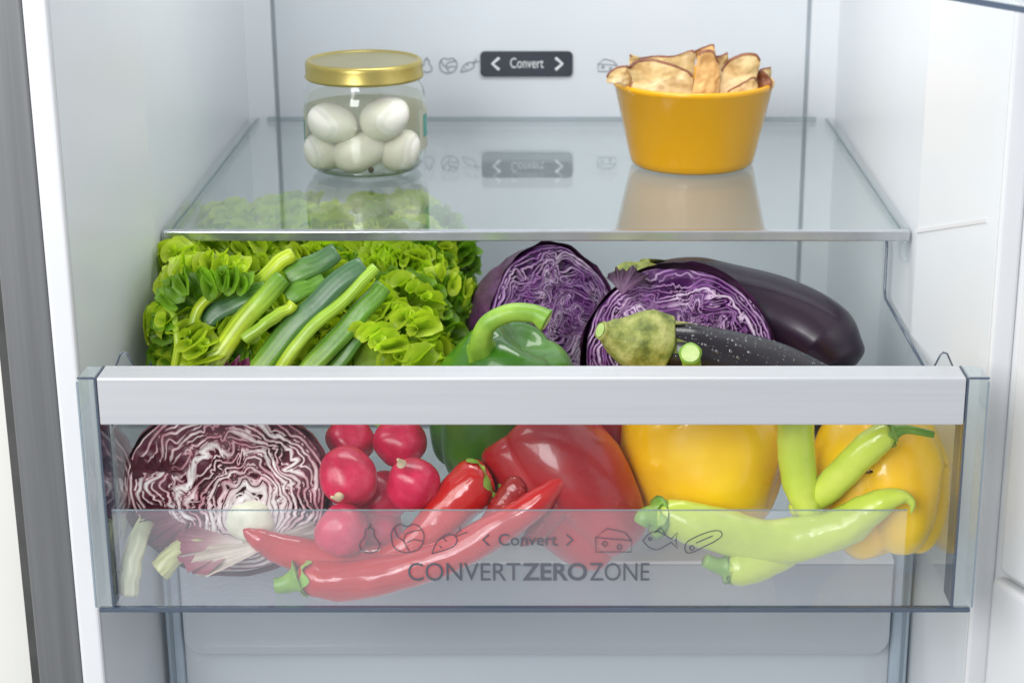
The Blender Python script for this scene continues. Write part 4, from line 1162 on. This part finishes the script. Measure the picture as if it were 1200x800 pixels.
# ---- frilly leaves
M['lettuce'] = mat_attr('lettuce_leaf', scale=160, bs=0.55, vary=0.22, bdist=0.0014, transl=0.42, tcol=(1.25, 1.35, 0.5), rough=0.38)
M['radleaf'] = mat_attr('radicchio_leaf', scale=120, bs=0.5, vary=0.25, bdist=0.001, transl=0.2, tcol=(1.1, 1.0, 1.0), rough=0.42)
def frill(parent, basep, tipp, nrm, spread, ruff, waves, seed, c_rib, c_mid, c_edge, mat, nu=110, nv=14, rough2=0.55, ep=2.4, curl=0.25, name='leaf', xmin=-0.2352, zmax=None):
    ax = (tipp - basep); Lh = ax.length; ax.normalize()
    nrm = Vector(nrm); nrm = (nrm - ax * nrm.dot(ax)).normalized()
    sd = ax.cross(nrm)
    vs, fs, cs = [], [], []
    for i in range(nu + 1):
        u = -1 + 2 * i / nu; a = u * spread
        lobe = 1 + 0.10 * noise.noise(Vector((u * 3.0, seed, 1))) + 0.05 * noise.noise(Vector((u * 11.0, seed, 4)))
        ph = waves * u * pi + 2.6 * noise.noise(Vector((u * 3.5, seed, 9)))
        for j in range(nv + 1):
            v = j / nv
            r = Lh * v * (1 - 0.22 * u * u) * lobe
            e = v ** ep
            off = ruff * (e * sin(ph) + e * v * rough2 * sin(2.7 * ph + 1.3 + seed) + (0.25 + rough2) * e * e * noise.noise(Vector((u * 16, v * 3, seed))))
            rc = ruff * (0.8 * e * cos(ph * 1.0 + 0.6) + 0.3 * rough2 * e * e * cos(2.7 * ph))
            cr = -curl * Lh * v * v + 0.16 * Lh * abs(u) ** 1.5 * v
            p = basep + (ax * cos(a) + sd * sin(a)) * (r + rc * 0.6) + nrm * (off + cr) + sd * rc * 0.5
            if p.x < xmin: p.x = xmin + 0.0006 * sin(p.z * 400)
            if p.z < FLOORZ + 0.001: p.z = FLOORZ + 0.001
            if zmax is not None and p.z > zmax: p.z = zmax - 0.15 * (p.z - zmax) - 0.001
            vs.append(p)
            rb = max(0, 1 - abs(u) * 9 / (1.2 - v)) if v < 0.98 else 0
            k = min(1, v * 1.05) ** 1.4
            q = interp([(0, c_rib), (0.5, c_mid), (1, c_edge)], k)
            vein = 0.5 + 0.5 * noise.noise(Vector((u * 8, v * 1.3, seed + 3)))
            q = tuple(x * (0.88 + 0.24 * vein) for x in q)
            cs.append(tuple(x * (1 - rb) + y * rb for x, y in zip(q, c_rib)))
    for i in range(nu):
        for j in range(nv):
            b0 = i * (nv + 1) + j
            fs.append((b0, b0 + nv + 1, b0 + nv + 2, b0 + 1))
    return mk(name, vs, fs, M[mat], parent, cols=cs)

CAB = ((0.070, 0.014, 0.095), (0.26, 0.10, 0.30), (0.66, 0.52, 0.66), (0.085, 0.028, 0.080), (0.13, 0.022, 0.17))
c1 = W(652, 386, 1.075)
r1 = thing('red_cabbage_half', 'red cabbage half behind the green pepper, its cut face tipped up', 'cabbage', c1)
head(r1, c1, S(100, 640, 392, 1.08), S(98, 640, 392, 1.08), 0.054, (0.66, -0.68, 0.32), (0, 0, 1), 0.75, CAB, 11, 24, 0.00135, 0.0115, (0.0, -0.034, 0), rib=1.0, gap=0.0042, base_pale=0.32)
c2 = W(797, 420, 1.040)
r2 = thing('red_cabbage_half', 'red cabbage half behind the wet aubergine, beside the smooth one', 'cabbage', c2)
head(r2, c2, S(112, 795, 420, 1.04), S(110, 795, 420, 1.04), 0.050, (0.12, -0.88, 0.44), (0, 0, 1), -0.1, CAB, 23, 25, 0.00135, 0.0120, (0.004, -0.036, 0), rib=1.0, gap=0.0042, base_pale=0.32)
frill(r2, W(728, 345, 1.034), W(738, 306, 1.052), (-0.1, -0.6, 0.7), 0.75, 0.0020, 3, 14.5, (0.09, 0.025, 0.085), (0.07, 0.018, 0.065), (0.035, 0.006, 0.03), 'radleaf', nu=60, curl=0.3, name='loose_leaf')
RAD = ((0.095, 0.008, 0.026), (0.50, 0.20, 0.24), (0.90, 0.85, 0.82), (0.15, 0.014, 0.038), (0.26, 0.022, 0.065))
c3 = W(267, 572, 0.926)
r3 = thing('radicchio_half', 'radicchio half standing with its marbled cut face and white core forward', 'radicchio', c3)
head(r3, c3, S(118, 264, 570, 0.926), S(104, 264, 570, 0.926), 0.045, (0.03, -0.985, 0.16), (0, 0, 1), -0.05, RAD, 37, 13, 0.00155, 0.0066, (S(27, 264, 570, 0.926), -S(40, 264, 570, 0.926), S(32, 264, 570, 0.926)), rib=2.3, gap=0.0048, base_pale=0.50)

# ---- lettuce
def curly(parent, basep, tipp, nrm, spread, waves, seed, c_rib, c_mid, c_edge, A1=1.25, A2=0.8, cup=0.3, nu=360, nv=20, xmin=-0.2352, zmax=None):
    """lettuce leaf: a plain fan whose outer half swings from side to side so that the rim crimps into loops"""
    ax = (tipp - basep); Lh = ax.length; ax.normalize()
    nrm = Vector(nrm); nrm = (nrm - ax * nrm.dot(ax)).normalized()
    sd = ax.cross(nrm)
    V = []; cs = []
    n3 = noise.noise
    for i in range(nu + 1):
        u = -1 + 2 * i / nu; a = u * spread
        er = ax * cos(a) + sd * sin(a); et = sd * cos(a) - ax * sin(a)
        L_ = Lh * (1 - 0.18 * u * u) * (1 + 0.16 * n3(Vector((u * 3.0, seed, 1))) + 0.07 * n3(Vector((u * 26, seed, 2))) + 0.05 * n3(Vector((u * 60, seed, 3))))
        ph = waves * u * pi + 4.5 * n3(Vector((u * 3.2, seed, 9)))
        m1 = 0.75 + 0.9 * n3(Vector((u * 6, seed, 20))); m2 = 0.9 + 1.0 * n3(Vector((u * 7, seed, 30)))
        ph2 = 2.85 * ph + 2.0 * n3(Vector((u * 9, seed, 40)))
        p = basep.copy(); col = []
        for j in range(nv + 1):
            v = j / nv
            k1 = max(0, (v - 0.50) / 0.50) ** 0.9; k2 = max(0, (v - 0.72) / 0.28)
            th = A1 * m1 * k1 * sin(ph) + A2 * m2 * k2 * sin(ph2) + cup * (v - 0.3) + 0.9 * k1 * n3(Vector((u * 6, v * 2.5, seed + 60))) + 0.35 * k2 * n3(Vector((u * 40, v * 4, seed + 70)))
            sh = 0.62 * k1 * m1 * cos(ph + 0.4) * 0.7 + 0.8 * k2 * m2 * cos(ph2)
            if j:
                d = er * cos(th) + nrm * sin(th) + et * sh * 0.75
                p = p + d * (L_ / nv)
            V.append(p.copy())
            rb = max(0, 1 - abs(u) * 10 / (1.2 - v)) if v < 0.95 else 0
            q = interp([(0, c_rib), (0.45, c_mid), (0.85, tuple(0.5 * (x + y) for x, y in zip(c_mid, c_edge))), (1, c_edge)], v)
            g = 0.92 + 0.16 * n3(Vector((u * 9, v * 4, seed + 3)))
            cs.append(tuple(x * g * (1 - rb) + y * rb for x, y in zip(q, c_rib)))
    if zmax is not None:
        dz = max(q.z for q in V) - zmax
        if dz > 0:
            for q in V: q.z -= dz
    dx = xmin - min(q.x for q in V)
    if dx > 0:
        for q in V: q.x += min(dx, 0.02)
    for q in V:
        if q.x < xmin: q.x = xmin + 0.0004 * sin(q.z * 900)
        if q.z < FLOORZ + 0.001: q.z = FLOORZ + 0.001
    fs = []
    for i in range(nu):
        for j in range(nv):
            b0 = i * (nv + 1) + j
            fs.append((b0, b0 + nv + 1, b0 + nv + 2, b0 + 1))
    return mk('leaf', V, fs, M['lettuce'], parent, cols=cs)

let = thing('lettuce', 'frilly bright green lettuce filling the left of the drawer under the shelf', 'lettuce', (-0.135, 1.07, -0.42))
rl = random.Random(4)
rows = [(1.185, 240, 200, 530, 30, 0.040), (1.155, 256, 195, 540, 30, 0.042), (1.125, 278, 180, 552, 30, 0.042), (1.105, 300, 180, 552, 30, 0.042), (1.080, 322, 172, 552, 32, 0.042), (1.055, 346, 170, 552, 34, 0.042), (1.035, 370, 168, 552, 34, 0.040), (1.018, 394, 170, 548, 34, 0.038), (1.000, 418, 174, 545, 36, 0.036)]
for (Y, py, xa, xb, st, Lh) in rows:
    px = xa + rl.uniform(0, st * 0.4)
    while px < xb:
        yy = Y + rl.uniform(-0.012, 0.012)
        for _ in range(30):
            if W(px, py, yy).x > -0.2320: break
            yy -= 0.006
        if 225 < px < 450 and py > 320: yy += 0.018
        t = W(px, py + rl.uniform(-9, 9), yy)
        ang = (px - 365) / 190
        rot = 0.55 * ang + rl.uniform(-1.1, 1.1)
        bpt = t + Vector((-sin(rot) * Lh, rl.uniform(0.004, 0.020), -abs(cos(rot)) * Lh * 0.95))
        if yy < 1.085: zm = W(px, 284, min(yy, 1.06)).z
        else: zm = -0.2935
        if t.z > zm - 0.004: t.z = zm - 0.004
        nr = (0.25 * ang + rl.uniform(-0.4, 0.4), -0.85 + rl.uniform(-0.2, 0.2), 0.40 + rl.uniform(-0.2, 0.25))
        g = rl.uniform(0, 1)
        mid_ = (0.20 + 0.10 * g, 0.37 + 0.08 * g, 0.014 + 0.01 * g)
        edge = (0.50 + 0.16 * g, 0.68 + 0.10 * g, 0.035 + 0.02 * g)
        if g < 0.16: mid_ = (0.10, 0.25, 0.015); edge = (0.22, 0.42, 0.025)
        curly(let, bpt, t, nr, rl.uniform(1.0, 1.5), rl.uniform(11.0, 16.0), rl.uniform(0, 50), (0.30, 0.45, 0.08), mid_, edge,
              A1=rl.uniform(1.1, 1.6), A2=rl.uniform(0.9, 1.4), cup=rl.uniform(0.1, 1.0), zmax=zm)
        px += st * rl.uniform(0.85, 1.2)

# radicchio's loose outer leaves
def P3(px, py, Y): return W(px, py, Y)
w_ = (0.74, 0.70, 0.62)
frill(r3, P3(285, 634, 0.912), P3(210, 655, 0.903), (-0.1, -0.8, 0.5), 0.55, 0.0016, 3, 3.3, w_, (0.50, 0.26, 0.28), (0.30, 0.05, 0.09), 'radleaf', nu=60, curl=-0.15, name='loose_leaf')
frill(r3, P3(330, 632, 0.908), P3(228, 672, 0.900), (0.1, -0.7, 0.7), 0.22, 0.0012, 2, 5.5, w_, (0.70, 0.62, 0.52), (0.62, 0.54, 0.42), 'radleaf', nu=50, curl=-0.05, name='loose_leaf')
frill(r3, P3(305, 634, 0.917), P3(380, 640, 0.9215), (0.1, -0.6, 0.7), 0.40, 0.0016, 2, 7.5, w_, (0.66, 0.58, 0.48), (0.46, 0.34, 0.30), 'radleaf', nu=50, curl=-0.1, name='loose_leaf')
frill(r3, P3(230, 600, 0.930), P3(166, 626, 0.908), (-0.3, -0.8, 0.3), 0.5, 0.0030, 5, 8.5, (0.4, 0.2, 0.24), (0.20, 0.025, 0.055), (0.13, 0.015, 0.035), 'radleaf', nu=70, curl=0.05, name='loose_leaf')
frill(r3, P3(205, 560, 0.935), P3(166, 545, 0.915), (-0.4, -0.8, 0.3), 0.7, 0.0030, 5, 9.5, (0.4, 0.2, 0.24), (0.16, 0.02, 0.045), (0.10, 0.012, 0.03), 'radleaf', nu=70, curl=0.1, name='loose_leaf')
frill(r3, P3(275, 470, 0.935), P3(278, 421, 0.940), (0.0, -0.8, 0.5), 0.5, 0.0030, 4, 10.5, (0.3, 0.1, 0.2), (0.16, 0.02, 0.07), (0.13, 0.015, 0.06), 'radleaf', nu=60, curl=0.1, name='loose_leaf')

# ---- spring onions and leek leaves lying over the lettuce
M['onion'] = mat_attr('spring_onion_skin', scale=200, bs=0.25, vary=0.12, rough=0.30, stretch=(1, 1, 1), transl=0.15, tcol=(1.2, 1.2, 0.6))
def stalk(lab, segs, group='spring onions on the lettuce'):
    """segs: list of (name, pts, radius px, flat, colour stops)"""
    c = W(*segs[0][1][0])
    rt = thing('spring_onion', lab, 'spring onion', c, group)
    for (nm, pts, r, flat, cols) in segs:
        path = catmull([W(*p) for p in pts], 10)
        for i_, q_ in enumerate(path): q_ += Vector((noise.noise(Vector((i_ * 0.11, pts[0][0], 0))), 0, noise.noise(Vector((i_ * 0.11, pts[0][0], 5))))) * 0.0022
        rr = S(r, *pts[len(pts) // 2])
        sd_ = pts[0][0] * 0.37
        v, f, tt = sweep(path, lambda t: rr * interp([(0, 1.0), (0.5, 0.97), (0.93, 0.92), (1, 0.80)], t), 24, True, flat=flat, up=Vector((0, -0.75, 0.65)),
                         shape=lambda t, a: 1 + 0.16 * noise.noise(Vector((t * 3.2 + sd_, cos(a) * 1.1, sin(a) * 1.1))) + 0.02 * cos(9 * a + 3 * noise.noise(Vector((t * 2, sd_, 0)))) - (0.16 * math.exp(-((((a - 0.2) + pi) % (2 * pi) - pi) / 0.28) ** 2) if flat < 0.6 else 0))
        cs = []
        for t, a in tt:
            q = interp(cols, t); g = 1 + 0.22 * sin(11 * a + 4 * noise.noise(Vector((t * 2, cos(a), sd_))))
            cs.append(tuple(x * g for x in q))
        mk(nm, v, f, M['onion'], rt, cols=cs)
    return rt
WH, YG, LG, MG, DG, BG = (0.66, 0.72, 0.36), (0.52, 0.66, 0.035), (0.34, 0.54, 0.05), (0.13, 0.30, 0.03), (0.055, 0.16, 0.035), (0.075, 0.17, 0.075)
stalk('thick yellow green onion stub with its cut end up, topmost on the lettuce', [('stalk', [(298, 338, 1.020), (320, 316, 1.020), (343, 297, 1.022)], 10, 0.9, [(0, LG), (0.6, YG), (1, YG)])])
stalk('fat pale spring onion forking near its middle, running down to the handle', [('stalk', [(244, 440, 0.992), (262, 408, 0.996), (296, 362, 1.004), (333, 325, 1.012)], 13, 0.95, [(0, WH), (0.4, YG), (0.75, LG), (1, MG)]),
      ('side_shoot', [(286, 398, 0.996), (310, 380, 0.998), (330, 366, 1.002), (346, 356, 1.004)], 7.5, 0.9, [(0, LG), (0.5, LG), (1, YG)])])
stalk('broad blue green onion leaf right beside the fat pale stalk', [('leaf', [(292, 445, 0.994), (330, 398, 1.000), (378, 350, 1.008), (424, 308, 1.016)], 14, 0.45, [(0, LG), (0.25, MG), (0.6, BG), (1, BG)])])
stalk('slim light green stalk lying right of the broad blue green leaf', [('stalk', [(318, 448, 0.990), (350, 402, 0.996), (398, 355, 1.006), (441, 312, 1.014)], 8, 0.8, [(0, YG), (0.4, LG), (1, LG)])])
stalk('mid green onion leaf rightmost of the bunch', [('leaf', [(350, 450, 0.992), (390, 402, 1.002), (425, 362, 1.010), (452, 335, 1.016)], 13, 0.5, [(0, LG), (0.3, MG), (1, MG)]),
      ('leaf', [(378, 450, 0.996), (408, 410, 1.004), (432, 378, 1.012)], 10, 0.5, [(0, MG), (1, DG)])])
stalk('flat dark green onion leaf curving down at the left of the bunch', [('leaf', [(222, 398, 1.002), (245, 372, 1.006), (278, 352, 1.010), (312, 338, 1.012)], 13, 0.4, [(0, DG), (0.5, BG), (1, MG)])])
stalk('short dark green onion leaf lying behind the yellow green stub', [('leaf', [(336, 326, 1.020), (362, 312, 1.022), (394, 296, 1.026)], 14, 0.5, [(0, MG), (1, BG)]),
      ('leaf', [(336, 350, 1.012), (358, 336, 1.016), (378, 326, 1.020)], 13, 0.5, [(0, MG), (1, MG)])])
stalk('thin light stalk bending down at the far left of the bunch', [('stalk', [(216, 440, 0.990), (219, 398, 0.996), (232, 366, 1.002), (262, 333, 1.008)], 6.5, 0.9, [(0, LG), (0.4, MG), (0.7, YG), (1, LG)])])
stalk('thinnest green stem hanging down over the leftmost lettuce leaf', [('stalk', [(204, 440, 0.986), (208, 400, 0.990), (204, 375, 0.996), (195, 358, 1.002)], 4.5, 0.9, [(0, YG), (1, LG)])])
stalk('pale root end of a stalk standing in the left front corner of the drawer',
      [('stalk', [(151, 694, 0.8915), (153, 670, 0.8925), (157, 646, 0.898), (166, 622, 0.912), (182, 600, 0.935)], 12, 0.95, [(0, (0.72, 0.73, 0.52)), (0.5, (0.70, 0.72, 0.48)), (1, (0.50, 0.58, 0.26))])], 'stalk ends in the left front corner')
stalk('short yellowish stalk end under the radicchio beside the pale root end',
      [('stalk', [(186, 668, 0.902), (205, 650, 0.906), (235, 630, 0.912)], 14, 0.9, [(0, (0.62, 0.62, 0.28)), (1, (0.56, 0.58, 0.24))])], 'stalk ends in the left front corner')

# ---- clear bin of the door above, cutting across the top right corner
db_ = dr
pA, pB = W(1092, -3, 0.80), W(1215, 18.5, 0.78)
def bar(name, a, b, h, dz, mat, dy=0.004):
    vs = []
    for p in (a, b):
        for z in (dz, dz + h):
            for y in (0, dy): vs.append((p.x, p.y + y, p.z + z))
    fs = [(0, 1, 3, 2), (4, 6, 7, 5), (0, 4, 5, 1), (2, 3, 7, 6), (0, 2, 6, 4), (1, 5, 7, 3)]
    return fix_normals(mk(name, vs, fs, mat, dr, False))
bar('bin_edge', pA, pB, 0.0026, 0, M['pedge'])
bar('bin_front', pA, pB, 0.06, 0.0028, M['sideplastic'])

bpy.context.view_layer.update()
